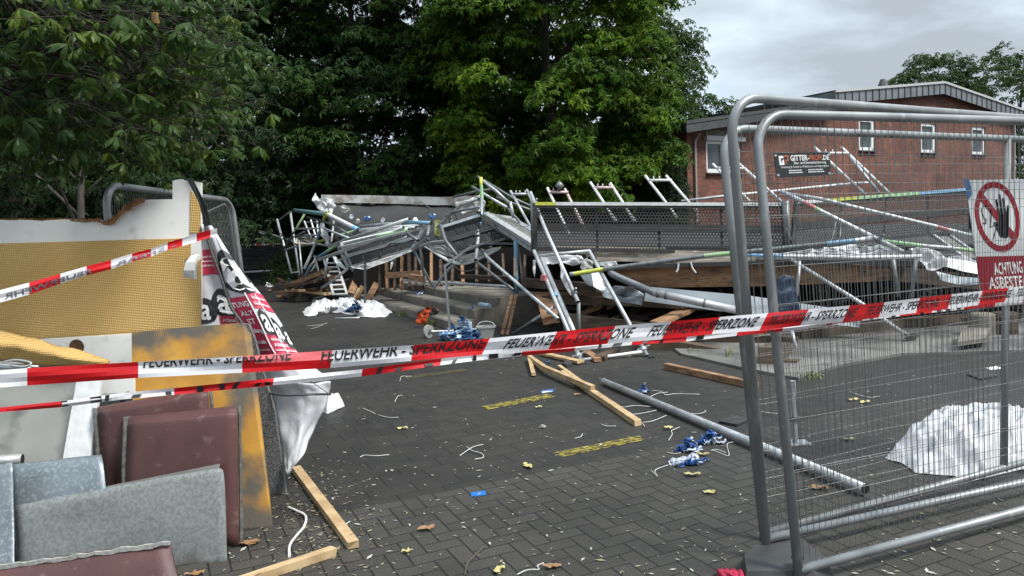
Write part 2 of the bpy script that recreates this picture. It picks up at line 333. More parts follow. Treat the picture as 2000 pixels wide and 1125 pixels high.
# ---------------------------------------------------------------- vegetation
def leafmat(name, a, b_, c, trans=.3, rough=.45, vol=0.35):
    m = bpy.data.materials.new(name); m.use_nodes = True; nt = m.node_tree; L = nt.links.new; b = nt.nodes['Principled BSDF']
    g = N(nt, 'ShaderNodeNewGeometry'); r = N(nt, 'ShaderNodeValToRGB'); r.color_ramp.elements[0].color = rgb(a); r.color_ramp.elements[1].color = rgb(c)
    e = r.color_ramp.elements.new(.6); e.color = rgb(b_)
    tc = N(nt, 'ShaderNodeTexCoord'); n = N(nt, 'ShaderNodeTexNoise'); n.inputs['Scale'].default_value = vol; n.inputs['Detail'].default_value = 2; L(tc.outputs['Object'], n.inputs[0])
    ad = N(nt, 'ShaderNodeMath', operation='MULTIPLY_ADD'); L(g.outputs['Random Per Island'], ad.inputs[0]); ad.inputs[1].default_value = .45
    mr = N(nt, 'ShaderNodeMapRange'); L(n.outputs[0], mr.inputs[0]); mr.inputs[1].default_value = .35; mr.inputs[2].default_value = .7; mr.inputs[4].default_value = .55; L(mr.outputs[0], ad.inputs[2]); L(ad.outputs[0], r.inputs[0])
    L(r.outputs[0], b.inputs['Base Color']); b.inputs['Roughness'].default_value = rough; b.inputs['Specular IOR Level'].default_value = .16
    t = N(nt, 'ShaderNodeBsdfTranslucent'); L(r.outputs[0], t.inputs[0]); ms = N(nt, 'ShaderNodeMixShader'); ms.inputs[0].default_value = trans
    L(b.outputs[0], ms.inputs[1]); L(t.outputs[0], ms.inputs[2]); L(ms.outputs[0], nt.nodes['Material Output'].inputs[0]); return m
LF_lime = leafmat('leaf_lime', (.026, .068, .008), (.07, .14, .010), (.24, .33, .018), vol=.6)
LF_dark = leafmat('leaf_dark', (.018, .044, .012), (.036, .08, .018), (.09, .16, .024))
LF_mid = leafmat('leaf_mid', (.03, .06, .016), (.05, .095, .022), (.10, .14, .035))
LF_near = leafmat('leaf_near', (.02, .048, .014), (.042, .082, .018), (.13, .18, .024), trans=.4, rough=.38, vol=1.2)
LF_hedge = leafmat('leaf_hedge', (.014, .03, .012), (.025, .05, .018), (.04, .075, .022))
bark = mat('bark', (.07, .055, .042), (.035, .028, .022), 12, rough=.9, bump=.01, bscale=30, stretch=(1, 1, .25))
bark_l = mat('bark_pale', (.13, .115, .095), (.07, .062, .05), 14, rough=.9, bump=.01, bscale=30, stretch=(1, 1, .25))
T1 = (np.array([[0, 0, 0], [.5, .19, -.04], [1, 0, -.3], [.5, -.19, -.04]]), [(0, 1, 2, 3)])
T2 = (np.array([[0, 0, 0], [.42, 0, .03], [.76, 0, -.06], [1.08, 0, -.26], [.42, .13, -.02], [.76, .2, -.11], [.42, -.13, -.02], [.76, -.2, -.11]]),
      [(0, 4, 1), (1, 4, 5, 2), (2, 5, 3), (0, 1, 6), (1, 2, 7, 6), (2, 3, 7)])
def leaves(C, Nr, S, K, T, rs, fan=1.0, droop=.25):
    n = len(C); Nr = Nr/np.linalg.norm(Nr, axis=1, keepdims=True)
    a = rs.normal(size=(n, 3)); a -= (a*Nr).sum(1, keepdims=True)*Nr; a /= np.linalg.norm(a, axis=1, keepdims=True); b = np.cross(Nr, a)
    V0, Fc = T; nv = len(V0); out = np.zeros((n, K, nv, 3))
    for k in range(K):
        ang = (k-(K-1)/2)*(2*math.pi*fan/K) + rs.normal(size=n)*.12; ln = S*(1-.28*abs(k-(K-1)/2)/((K-1)/2+.01))*rs.uniform(.85, 1.1, n)
        d = a*np.cos(ang)[:, None]+b*np.sin(ang)[:, None]; d = d - Nr*(droop+rs.uniform(-.12, .3, n))[:, None]; d /= np.linalg.norm(d, axis=1, keepdims=True)
        s = np.cross(Nr, d); s /= np.linalg.norm(s, axis=1, keepdims=True); q = np.cross(d, s)
        out[:, k] = C[:, None]+ln[:, None, None]*(V0[None, :, 0, None]*d[:, None]+V0[None, :, 1, None]*s[:, None]+V0[None, :, 2, None]*q[:, None])
    vs = out.reshape(-1, 3); fs = []
    for q in range(n*K):
        o = q*nv
        for f in Fc: fs.append(tuple(o+i for i in f))
    return vs, fs
def crown_pts(cx, cy, z0, z1, rx, ry, npads, per, prad, rs, top=.55, low=.75):
    """leaf clusters sitting on overlapping drooping pads spread through an egg-shaped crown"""
    C = []; Nn = []; pads = []
    for i in range(npads):
        h = rs.uniform(0, 1)**.9; z = z0+(z1-z0)*h
        prof = math.sqrt(max(.03, 1-abs((h-.42)/.60)**2.4)); th = rs.uniform(0, 2*math.pi); q = rs.uniform(.45, 1)**.5*rs.uniform(.85, 1.08)
        x = cx+rx*prof*q*math.cos(th); y = cy+ry*prof*q*math.sin(th); pr = prad*rs.uniform(.6, 1.35); pads.append((x, y, z, pr))
        m = int(per*(pr/prad)**2); d = rs.normal(size=(m, 3)); d /= np.linalg.norm(d, axis=1, keepdims=True); d[:, 2] = abs(d[:, 2])*.9-.3*rs.uniform(0, 1, m)
        rr = rs.uniform(.55, 1, m)[:, None]
        out = np.array([math.cos(th)*q, math.sin(th)*q, 0])
        p = np.array([x, y, z])+d*rr*np.array([1, 1, .55])*pr - np.array([0, 0, 1])*((d[:, :2]**2).sum(1)*.35*pr)[:, None]
        C.append(p); Nn.append(d*.55+out*.55+np.array([0, 0, .75])+rs.normal(size=(m, 3))*.28)
    return np.concatenate(C), np.concatenate(Nn), pads
def tree(name, label, x, y, z0, z1, rx, ry, npads, per, prad, leaf, lm, seed, trunk_r=.22, K=6, group=None, bm=None, lean=(0, 0), limbs=22, T=T1):
    rs = np.random.RandomState(seed)
    t = thing(name, label, 'tree', (x, y, 0), group)
    C, Nn, pads = crown_pts(x+lean[0], y+lean[1], z0, z1, rx, ry, npads, per, prad, rs)
    vs, fs = leaves(C, Nn, leaf*rs.uniform(.75, 1.2, len(C)), K, T, rs); mk('crown', vs, fs, lm, t)
    mb = MB(); zt = z0+(z1-z0)*.75
    tr = [V((x+lean[0]*s*s+rs.normal()*.08, y+lean[1]*s*s, zt*s)) for s in (0, .12, .3, .5, .75, 1)]
    mb.tube([V((x, y, -.05))]+tr, trunk_r*1.15, 10, r2=trunk_r*.3)
    for i in rs.permutation(len(pads))[:limbs]:
        px, py, pz, pr = pads[i]; s = max(.12, min(.9, (pz-.35*math.hypot(px-x, py-y))/zt)); f = s*5; a = tr[int(f)].lerp(tr[min(int(f)+1, 5)], f-int(f))
        mid = a.lerp(V((px, py, pz)), .5)+V((0, 0, .15*(pz-a.z)+.1)); mb.tube(catm([a, mid, V((px, py, pz))], 3), trunk_r*.38*(1.1-s*.6), 6, r2=.02)
    smooth_tube(mb.make('trunk', bm or bark, t)); return t
def PX(u, d): p = P(u, 440, d); return p.x, p.y
x, y = PX(1085, 25); tree('chestnut_tree', 'tall broad tree with yellow green leaf tips, nearest the brick building', x, y, 2.4, 15.5, 4.0, 3.7, 330, 100, .95, .22, LF_lime, 11, .26, limbs=20)
x, y = PX(700, 28.5); tree('chestnut_tree', 'dark green tall tree standing behind the grey felt roof', x, y, 2.6, 16.5, 4.9, 4.0, 300, 80, 1.0, .25, LF_dark, 12, .24, limbs=26)
x, y = PX(915, 31); tree('chestnut_tree', 'shaded tree with bare dark trunk seen between the lime and dark crowns', x, y, 3.0, 17, 4.6, 3.6, 230, 80, 1.05, .26, LF_dark, 13, .22)
x, y = PX(460, 34); tree('chestnut_tree', 'dark tree behind the far mesh fence at left', x, y, 2.8, 17, 5.6, 4.0, 260, 80, 1.15, .27, LF_dark, 14, .22)
x, y = PX(1272, 29.5); tree('maple_tree', 'mid green tree peeking out between lime crown and brick building', x, y, 2.6, 10.6, 2.0, 2.0, 150, 55, .8, .2, LF_mid, 15, .16, K=5)
x, y = PX(230, 21); tree('shade_tree', 'deep green tree in the dark background behind the young trunk', x, y, 1.4, 11, 4.4, 3, 120, 60, .9, .22, LF_hedge, 16, .2)
x, y = PX(20, 19); tree('shade_tree', 'deep green tree in the dark background at the left edge', x, y, 1.2, 11, 3.6, 3, 100, 60, .9, .22, LF_hedge, 17, .2)
x, y = PX(1395, 37); tree('garden_tree', 'small tree top showing over the low roof eave', x, y, 2, 7.7, 1.6, 1.4, 50, 40, .6, .2, LF_mid, 18, .12, K=5)
x, y = PX(1825, 58); tree('garden_tree', 'pale green tree behind the roof ridge', x, y, 5, 13.3, 3.9, 2.5, 110, 55, 1.1, .3, LF_mid, 19, .2, K=5)
x, y = PX(1990, 52); tree('garden_tree', 'taller pale green tree at the right edge behind the roof', x, y, 3, 13.0, 4.0, 3, 90, 50, 1.1, .3, LF_mid, 20, .2, K=5)
x, y = PX(152, 11.5); tree('young_tree', 'young tree with slim pale grey trunk behind the white board', x, y, 2.6, 7, 2.5, 2.2, 60, 24, .75, .2, LF_near, 21, .075, K=6, bm=bark_l, limbs=16, T=T2)
# shrubs and hedges closing the background
def shrub(name, label, x, y, rx, ry, h, n, leaf, lm, seed, K=5, cat='shrub'):
    rs = np.random.RandomState(seed); t = thing(name, label, cat, (x, y, 0))
    d = rs.normal(size=(n, 3)); d /= np.linalg.norm(d, axis=1, keepdims=True); d[:, 2] = abs(d[:, 2]); q = rs.uniform(.7, 1.02, n)[:, None]
    bumpy = np.array([1+.18*MN.noise(V(tuple(k*3.1+seed))) for k in d])[:, None]
    C = np.array([x, y, 0])+d*q*bumpy*np.array([rx, ry, h]); vs, fs = leaves(C, d+np.array([0, 0, .5])+rs.normal(size=(n, 3))*.35, leaf*rs.uniform(.7, 1.2, n), K, T1, rs); mk('foliage', vs, fs, lm, t)
    mb = MB()
    for i in range(9):
        a = rs.uniform(0, 6.28); mb.tube([V((x+.2*math.cos(a), y+.2*math.sin(a), -.03)), V((x+rx*.35*math.cos(a), y+ry*.35*math.sin(a), h*.5)), V((x+rx*.6*math.cos(a), y+ry*.6*math.sin(a), h*.82))], .03, 5, r2=.01)
    mb.make('stem', bark, t)
x, y = PX(1292, 25.5); shrub('ivy_shrub', 'dense ivy covered shrub beside the brick wall corner', x, y, 1.25, 1.3, 4.3, 5200, .13, LF_hedge, 31)
x, y = PX(1200, 27); shrub('ivy_shrub', 'low dark ivy mound between the tree trunks and ivy shrub', x, y, 1.9, 1.3, 2.5, 3600, .14, LF_hedge, 32)
x, y = PX(556, 27); shrub('laurel_shrub', 'low leafy shrub on the ground behind the far fence', x, y, .9, .7, 1.2, 900, .12, LF_mid, 33)
def hedge(label, u0, u1, d, h, n, seed, tk=1.2):
    rs = np.random.RandomState(seed); a = V((*PX(u0, d), 0)); b = V((*PX(u1, d), 0)); s = rs.uniform(0, 1, n); face = rs.uniform(0, 1, n) < .75
    zz = np.where(face, rs.uniform(0, 1, n), 1)*h; yy = np.where(face, -tk/2, rs.uniform(-tk/2, tk/2, n))
    C = np.stack([a.x+(b.x-a.x)*s, a.y+yy+rs.normal(size=n)*.18, zz+rs.normal(size=n)*.2+.5*np.sin(s*31)*zz/h], 1)
    Nn = np.stack([rs.normal(size=n)*.4, -np.ones(n)*.8, .7+rs.normal(size=n)*.3], 1)
    t = thing('hedge', label, 'hedge', a.lerp(b, .5)); vs, fs = leaves(C, Nn, .16*rs.uniform(.7, 1.2, n), 5, T1, rs); mk('foliage', vs, fs, LF_hedge, t)
    mb = MB(); k = 26
    for i in range(k+1):
        p = a.lerp(b, i/k); mb.tube([p, p+V((rs.normal()*.2, .1, h*.6)), p+V((rs.normal()*.4, 0, h*.95))], .05, 5, r2=.015)
    # solid dark core added to block light between the leaves
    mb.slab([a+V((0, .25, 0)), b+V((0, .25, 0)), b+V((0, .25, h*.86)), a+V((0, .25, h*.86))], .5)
    mb.make('branches_and_core', mat('hedge_core', (.012, .012, .008), (.02, .018, .012), 6, rough=1), t)
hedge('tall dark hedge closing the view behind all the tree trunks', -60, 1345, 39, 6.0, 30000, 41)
# ---------------------------------------------------------------- near tree with hanging compound leaves (upper left)
def near_tree():
    rs = np.random.RandomState(5); base = V((-5.2, 4.6, 0)); t = thing('chestnut_tree', 'near tree with large hanging compound leaves filling the upper left corner', 'tree', base)
    mb = MB(); trunk = [base, base+V((.05, 0, 1.4)), base+V((.15, .05, 2.6)), base+V((.3, .1, 3.8)), base+V((.3, .1, 5.2))]; mb.tube([base-V((0, 0, .05))]+trunk, .17, 12, r2=.07)
    ends = [(470, 100, 5.6), (440, 60, 6.2), (400, 25, 4.8), (330, 60, 4.4), (300, 10, 5.2), (440, 215, 6.6), (455, 235, 6.0), (380, 160, 5.2), (300, 190, 4.6), (220, 175, 4.2), (350, 280, 7.2), (300, 320, 7.6), (240, 270, 5.4), (150, 250, 4.8), (100, 300, 6.5), (60, 200, 4.2), (180, 90, 4.0), (100, 30, 4.2), (200, 20, 5.0), (60, 120, 5.4), (160, 330, 7.4), (20, 290, 5.6), (250, 130, 6.2), (380, 100, 6.6), (420, 150, 7.4), (330, 230, 6.4), (30, 30, 3.8), (20, 180, 3.9), (395, 255, 7.6), (360, 5, 6.8), (410, 60, 7.4)]
    ends += [(rs.uniform(-150, 400), rs.uniform(-120, 300), rs.uniform(4.4, 8)) for _ in range(30)]
    C = []; Nn = []; S = []
    for i, (u, v, d) in enumerate(ends):
        e = P(u, v, d); s = trunk[2+i % 3]+V((0, 0, .3*rs.uniform(-1, 1))); m1 = s.lerp(e, .45)+V((0, 0, .35+.3*rs.rand())); m2 = s.lerp(e, .8)+V((0, 0, .18))
        pl = catm([s, m1, m2, e], 5); mb.tube(pl, .017+.014*rs.rand(), 7, r2=.004)
        for k in range(56):
            f = rs.uniform(.45, 1); q = pl[min(int(f*(len(pl)-1)), len(pl)-1)]
            tip = q+V(tuple(rs.normal(size=3)*np.array([.26, .3, .13])))+V((.05, 0, -.1))
            if k > 50: tip = e+V(tuple(rs.normal(size=3)*.1))
            mb.tube([q, q.lerp(tip, .6)+V((0, 0, .03)), tip], .0032, 4, r2=.0018)
            C.append(tip); Nn.append(np.array([.15, -.2, .9])+rs.normal(size=3)*.4); S.append(rs.uniform(.055, .135))
    C = np.array([tuple(c) for c in C]); vs, fs = leaves(C, np.array(Nn), np.array(S), 6, T2, rs, fan=.9, droop=.6)
    mk('crown', vs, fs, LF_near, t); smooth_tube(mb.make('trunk', mat('bark_dark', (.03, .024, .018), (.018, .014, .011), 12, rough=.9), t))
    for (u, v, d) in ((303, 36, 4.4),): 
        c = P(u, v, d); m2 = MB(); 
        for k in range(6):
            a0 = math.pi*k/6; a1 = math.pi*(k+1)/6
        m2.tube([c+V((0, 0, .03*math.cos(math.pi*k/6))) for k in range(7)], .02, 8); 
        nut = m2.make('chestnut_husk', mat('husk', (.3, .17, .05), (.2, .14, .05), 60, rough=.7), t)
near_tree()
# ---------------------------------------------------------------- brick building at right
A0 = V((*PX(1345, 27), 0)); DD = V((math.sin(R(57)), math.cos(R(57)), 0)); ND = V((DD.y, -DD.x, 0))      # ND points to the camera side
if ND.dot(CAM-A0) < 0: ND = -ND
def W(t, z, o=0): return A0+DD*t+V((0, 0, z))+ND*o
def brickmat(name, c1, c2, mortar, sc_=1.0):
    m = bpy.data.materials.new(name); m.use_nodes = True; nt = m.node_tree; L = nt.links.new; b = nt.nodes['Principled BSDF']; b.inputs['Roughness'].default_value = .85
    uv = N(nt, 'ShaderNodeUVMap'); bt = N(nt, 'ShaderNodeTexBrick'); bt.inputs['Scale'].default_value = 1; bt.inputs['Brick Width'].default_value = .25*sc_; bt.inputs['Row Height'].default_value = .083*sc_; bt.inputs['Mortar Size'].default_value = .011*sc_
    bt.inputs['Color1'].default_value = rgb(c1); bt.inputs['Color2'].default_value = rgb(c2); bt.inputs['Mortar'].default_value = rgb(mortar); L(uv.outputs[0], bt.inputs[0])
    n = N(nt, 'ShaderNodeTexNoise'); n.inputs['Scale'].default_value = .9; n.inputs['Detail'].default_value = 6; L(uv.outputs[0], n.inputs[0]); r = N(nt, 'ShaderNodeMapRange'); r.inputs[1].default_value = .3; r.inputs[2].default_value = .7; r.inputs[3].default_value = .65; r.inputs[4].default_value = 1.25; L(n.outputs[0], r.inputs[0])
    s = N(nt, 'ShaderNodeVectorMath', operation='SCALE'); L(bt.outputs['Color'], s.inputs[0]); L(r.outputs[0], s.inputs['Scale']); L(s.outputs[0], b.inputs['Base Color'])
    bu = N(nt, 'ShaderNodeBump'); bu.inputs['Distance'].default_value = .01; bu.invert = True; L(bt.outputs['Fac'], bu.inputs['Height']); L(bu.outputs[0], b.inputs['Normal']); return m
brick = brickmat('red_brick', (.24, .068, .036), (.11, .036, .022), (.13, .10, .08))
B = thing('brick_building', 'low red brick building with grey standing seam fascia behind the wreck', 'building', A0)
wl = [(0, 0), (25.0, 0), (25.0, 6.5), (16.9, 7.4), (8.6, 6.5), (8.5, 6.1), (0, 4.9)]
openings = [(1.0, 2.9, 3.35, 4.55), (10.55, 11.75, 4.36, 5.75), (15.55, 16.85, 4.36, 5.75), (20.3, 21.65, 4.36, 5.75)]
# wall with the window openings cut out: vertical strips between the opening edges
cuts = sorted({0, 25.0, 8.5, 8.6, 16.9} | {o[0] for o in openings} | {o[1] for o in openings})
def roofz(t): return 4.9+1.2*t/8.5 if t <= 8.5 else (6.5+.9*(t-8.6)/8.3 if t <= 16.9 else 7.4-.9*(t-16.9)/8.1)
mb = MB(); uvs = []
for a, b_ in zip(cuts[:-1], cuts[1:]):
    z0 = 0; segs = []
    for o in openings:
        if o[0] <= a and b_ <= o[1]: segs = [(0, 0, o[2], o[2]), (o[3], o[3], None, None)]
    if not segs: segs = [(0, 0, None, None)]
    for s in segs:
        za, zb = s[2] if s[2] is not None else roofz(a), s[3] if s[3] is not None else roofz(b_)
        mb.add([W(a, s[0]), W(b_, s[1]), W(b_, zb), W(a, za)], [(0, 1, 2, 3)]); uvs += [(a, s[0]), (b_, s[1]), (b_, zb), (a, za)]
# reveals, left end wall, right end wall
for o in openings:
    for (p, q, z, z2) in ((o[0], o[0], o[2], o[3]), (o[1], o[1], o[2], o[3])):
        mb.add([W(p, z), W(p, z, -.2), W(p, z2, -.2), W(p, z2)], [(0, 1, 2, 3)]); uvs += [(0, z), (.2, z), (.2, z2), (0, z2)]
    for z in (o[2], o[3]):
        mb.add([W(o[0], z), W(o[1], z), W(o[1], z, -.2), W(o[0], z, -.2)], [(0, 1, 2, 3)]); uvs += [(o[0], 0), (o[1], 0), (o[1], .2), (o[0], .2)]
for t_ in (0, 25.0):
    mb.add([W(t_, 0), W(t_, 0, -10), W(t_, roofz(t_), -10), W(t_, roofz(t_))], [(0, 1, 2, 3)]); uvs += [(0, 0), (10, 0), (10, 5), (0, 5)]
mk('wall', mb.v, mb.f, brick, B, uv=uvs)
zinc = mat('zinc_fascia', (.2, .215, .22), (.14, .155, .165), 2, rough=.5, metal=.2); roofd = mat('roof_edge', (.06, .065, .065), (.04, .042, .042), 5, rough=.6); pale = mat('verge_trim', (.42, .43, .42), rough=.5)
rb = MB()
rb.slab([W(8.4, 6.62, .35), W(16.9, 7.58, .35), W(16.9, 7.58, -10), W(8.4, 6.62, -10)], .12)
rb.slab([W(16.9, 7.58, .35), W(25.5, 6.62, .35), W(25.5, 6.62, -10), W(16.9, 7.58, -10)], .12)
rb.slab([W(-.5, 4.98, .5), W(8.4, 6.22, .5), W(8.4, 6.22, -10), W(-.5, 4.98, -10)], .12)
rb.make('roof', roofd, B)
f = MB(); f.add([W(8.35, 6.15, .36), W(16.9, 7.1, .36), W(16.9, 7.6, .36), W(8.35, 6.66, .36), W(16.9, 7.1, .36), W(25.55, 6.12, .36), W(25.55, 6.64, .36), W(16.9, 7.6, .36), W(8.35, 6.15, .3), W(8.35, 6.66, .3), W(8.35, 6.15, -1), W(8.35, 6.66, -1)], [(0, 1, 2, 3), (4, 5, 6, 7), (0, 3, 11, 10)])
fo = f.make('fascia', zinc, B)
s_ = MB()
for k in range(34):
    t_ = 8.5+.5*k
    zz = 6.66+(7.6-6.66)*(t_-8.35)/8.55 if t_ <= 16.9 else 7.6-(7.6-6.64)*(t_-16.9)/8.65
    s_.beam(W(t_, zz-.5, .38), W(t_, zz-.03, .38), .03, .03, up=ND)
s_.make('standing_seam', roofd, fo)
s_ = MB(); s_.beam(W(8.3, 6.68, .37), W(16.9, 7.63, .37), .1, .1); s_.beam(W(16.9, 7.63, .37), W(25.6, 6.67, .37), .1, .1); s_.make('verge_trim', pale, fo)
s_ = MB(); s_.beam(W(-.6, 4.8, .52), W(8.34, 6.06, .52), .14, .26); s_.make('eave_board', roofd, B)
s_ = MB(); s_.tube([W(.35, 4.7, .3), W(.35, 4.55, .12), W(.35, 4.4, .07), W(.35, 0, .07)], .05, 8); s_.make('downpipe', mat('downpipe', (.3, .27, .24), rough=.5), B)
s_ = MB(); s_.tube([W(24.6, 6.2, .1), W(24.6, 0, .1)], .05, 8); s_.make('downpipe', pale, B)
s_ = MB(); s_.beam(W(16.95, 0, .004), W(16.95, 7.0, .004), .03, .01, up=ND); s_.make('expansion_joint', roofd, B)
glass = mat('window_glass', (.03, .04, .045), (.08, .1, .1), 1.5, rough=.08)
upvc = mat('window_frame', (.7, .71, .7), rough=.4)
curt = mat('curtain', (.16, .2, .2), (.05, .06, .06), 5, .45, .55, rough=.9, stretch=(9, 9, .2))
for i, o in enumerate(openings):
    s_ = MB(); a, b_, z, z2 = o; g = -.1
    for (p, q, hgt) in ((W(a+.05, z, g), W(a+.05, z2, g), 0), (W(b_-.08, z, g), W(b_-.08, z2, g), 0)): s_.beam(p, q, .12 if i == 0 else .2, .1, up=ND)
    s_.beam(W(a, z+.07, g), W(b_, z+.07, g), .1, .16); s_.beam(W(a, z2-.07, g), W(b_, z2-.07, g), .1, .14)
    if i == 0: s_.beam(W((a+b_)/2, z, g), W((a+b_)/2, z2, g), .14, .1, up=ND)
    wn_ = s_.make('window', upvc, B)
    MB().slab([W(a, z, g-.03), W(b_, z, g-.03), W(b_, z2, g-.03), W(a, z2, g-.03)], .01).make('pane', glass, wn_)
    MB().beam(W(a-.05, z-.03, .03), W(b_+.05, z-.03, .03), .2, .05).make('sill', roofd, wn_)
    if i == 0: MB().beam(W(a-.1, z2+.05, .06), W(b_+.1, z2+.05, .06), .16, .16).make('shutter_box', pale, wn_); MB().beam(W(a-.05, z2+.25, .02), W(b_+.1, z2+.25, .02), .04, .22).make('lintel', concrete, wn_)
s_ = MB(); c = W(17.5, 7.5, -3); s_.tube([c, c+V((0, 0, .55))], .16, 10); s_.tube([c+V((0, 0, .55)), c+V((0, 0, .95))], .28, 10, r2=.12); s_.make('roof_cowl', roofd, B)
# mortar patch at the foot of the wall seen above the deck
# dark brick building behind the trees
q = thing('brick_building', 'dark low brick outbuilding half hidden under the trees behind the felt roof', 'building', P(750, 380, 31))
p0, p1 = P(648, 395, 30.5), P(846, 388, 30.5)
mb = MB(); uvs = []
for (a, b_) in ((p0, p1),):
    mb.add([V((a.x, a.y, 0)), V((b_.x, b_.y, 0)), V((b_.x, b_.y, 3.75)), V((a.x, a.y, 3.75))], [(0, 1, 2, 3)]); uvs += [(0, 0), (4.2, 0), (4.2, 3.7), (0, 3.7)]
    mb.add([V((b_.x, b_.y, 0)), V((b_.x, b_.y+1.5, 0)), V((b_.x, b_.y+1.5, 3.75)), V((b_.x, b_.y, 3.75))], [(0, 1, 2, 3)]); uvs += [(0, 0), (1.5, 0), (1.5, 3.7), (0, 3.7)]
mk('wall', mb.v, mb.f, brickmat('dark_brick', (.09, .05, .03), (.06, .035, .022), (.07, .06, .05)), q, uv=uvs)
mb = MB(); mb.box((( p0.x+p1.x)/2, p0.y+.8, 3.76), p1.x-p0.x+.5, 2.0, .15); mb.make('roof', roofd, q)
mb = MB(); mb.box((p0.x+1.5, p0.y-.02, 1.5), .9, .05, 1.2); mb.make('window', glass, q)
# ---------------------------------------------------------------- mesh fence panels
def fence_panel(label, TL, TR, BR, BL, r=.021, nx=100, nz=9, group=None, rad=.16, mid=None, legs=(1, 1), wr=.0014, pairs=True, name='mesh_fence_panel', drop=.1, fm_=None):
    TL, TR, BR, BL = map(V, (TL, TR, BR, BL)); base = (BL+BR)/2; base.z = 0
    t = thing(name, label, 'fence', base, group)
    ev = lambda s, z: (BL.lerp(BR, s)).lerp(TL.lerp(TR, s), z)
    wdt = (TR-TL).length; ht = (TL-BL).length; rs_, rz = rad/wdt, rad/ht
    dn = (BL-TL).normalized(); pts = []
    pts.append(BL+dn*drop if legs[0] else BL)
    for k in range(8):
        a = math.pi/2*k/7; pts.append(ev(rs_*(1-math.cos(a)), 1-rz*(1-math.sin(a))))
    for k in range(8):
        a = math.pi/2*(1-k/7); pts.append(ev(1-rs_*(1-math.cos(a)), 1-rz*(1-math.sin(a))))
    pts.append(BR+(BR-TR).normalized()*drop)
    smooth_tube(MB().tube(pts, r, 14, cap=1).make('frame', [fm_ or fencem, hollow_shade], t))
    smooth_tube(MB().tube([ev(0, .0)+V((0, 0, .02)), ev(1, .0)+V((0, 0, .02))], r*.98, 14).make('bottom_rail', fm_ or fencem, t))
    if mid:
        for s in mid: smooth_tube(MB().tube([ev(s, .0), ev(s, 1)], r, 12).make('post', fencem, t))
    m = MB(); nrm = (TR-TL).cross(TL-BL).normalized()*.004
    for i in range(1, nx):
        s = i/nx; top = 1 if rs_ < s < 1-rs_ else 1-rz*.35
        m.tube([ev(s, 0)+nrm, ev(s, top)+nrm], wr, 4)
    zs = []
    for k in range(1, nz):
        zs.append(k/nz)
        if pairs and k % 3 == 1: zs.append(k/nz+.045)
    for z in zs: m.tube([ev(0, z)-nrm, ev(1, z)-nrm], wr, 4)
    m.make('wire_mesh', wirem, t)
    return t, ev
GF = 'stacked mesh fence panels at right'
def ext(a, b, k): a = V(a); b = V(b); return a+(b-a)*k
a1, a2, b1, b2 = P(1474, 222, 3.28), P(2000, 236, 3.9), P(1560, 1122, 3.12), P(2000, 1003, 3.66)
fA, evA = fence_panel('front galvanised fence panel of the leaning stack at right, lowest top rail', a1, ext(a1, a2, 2.4), ext(b1, b2, 2.35), b1, group=GF, nx=103)
a1, a2, b1, b2 = P(1424, 188, 3.18), P(2000, 231, 4.25), P(1497, 1060, 3.42), P(2000, 949, 4.0)
fB, evB = fence_panel('second galvanised fence panel of the stack at right, its top rail highest', a1, ext(a1, a2, 2.2), ext(b1, b2, 2.3), b1, group=GF, nx=100, drop=.12)
a1, a2, b1, b2 = P(1408, 250, 3.75), P(2000, 272, 4.9), P(1492, 1050, 3.62), P(1990, 912, 4.3)
fC, evC = fence_panel('rear galvanised fence panel of the stack at right with a post down its middle', a1, ext(a1, a2, 2.0), ext(b1, b2, 2.0), b1, group=GF, nx=96, mid=(.465,), drop=.1)
# fence foot block
t = thing('fence_foot', 'grey recycled plastic fence foot block under the front fence posts', 'fence foot', G(1530, 1112))
mb = MB(); q = [G(1444, 1112), G(1475, 1086), G(1568, 1072), G(1625, 1118), G(1600, 1150), G(1450, 1150)]
top = [p+(V((sum(x.x for x in q)/6, sum(x.y for x in q)/6, 0))-p)*.12+V((0, 0, .07)) for p in q]
mb.add(q+top, [(6, 7, 8, 9, 10, 11)]+[(i, (i+1) % 6, 6+(i+1) % 6, 6+i) for i in range(6)]); mb.make('body', mat('foot_plastic', (.035, .037, .038), (.06, .062, .062), 6, rough=.6, bump=.004, bscale=30), t)
c = G(1558, 1090, .112); MB().tube([c, c+V((0, 0, .004))], .028, 12).make('hole', hollow_shade, t)  # dark disc on the block, painting in the shade of a post socket
# left fences
a1, a2 = P(205, 360, 5.3), P(452, 392, 7.3)
fence_panel('mesh fence panel with rounded corner behind the torn white board', a1, a2, V((a2.x+.12, a2.y, .12)), V((a1.x, a1.y, .12)), nx=70, r=.026)
a1, a2 = P(392, 398, 7.6), P(452, 388, 8.6); 
fence_panel('narrow view mesh fence panel just behind the rounded corner of the nearer one', P(396, 420, 7.9), P(448, 396, 7.7), P(470, 585, 7.7), P(408, 590, 7.9), nx=30, r=.02, rad=.08)
a1, a2, b1, b2 = P(470, 446, 33), P(620, 482, 30), P(474, 533, 33), P(620, 512, 30)
fence_panel('far mesh fence panel in front of the dark trees, left of the wreck', P(470, 445, 31), P(575, 470, 29), P(583, 526, 29), P(474, 533, 31), nx=60, r=.045, rad=.25, wr=.004, fm_=alu)
fence_panel('far mesh fence panel in shade with tape tied to its post', P(432, 440, 32), P(468, 442, 31.5), P(470, 540, 31.5), P(436, 538, 32), nx=20, r=.035, rad=.2, wr=.004, fm_=galv)
mb = MB(); far_ = [P(452, 474, 28.8), P(476, 477, 28.8), P(500, 478, 28.6), P(524, 477, 28.4), P(548, 475, 28.3)]
for i in range(4):
    for k in range(2): a_, b_ = far_[i].lerp(far_[i+1], k/2), far_[i].lerp(far_[i+1], (k+1)/2); mb.beam(a_, b_, .01, .07, m=k)
far_tape = mb
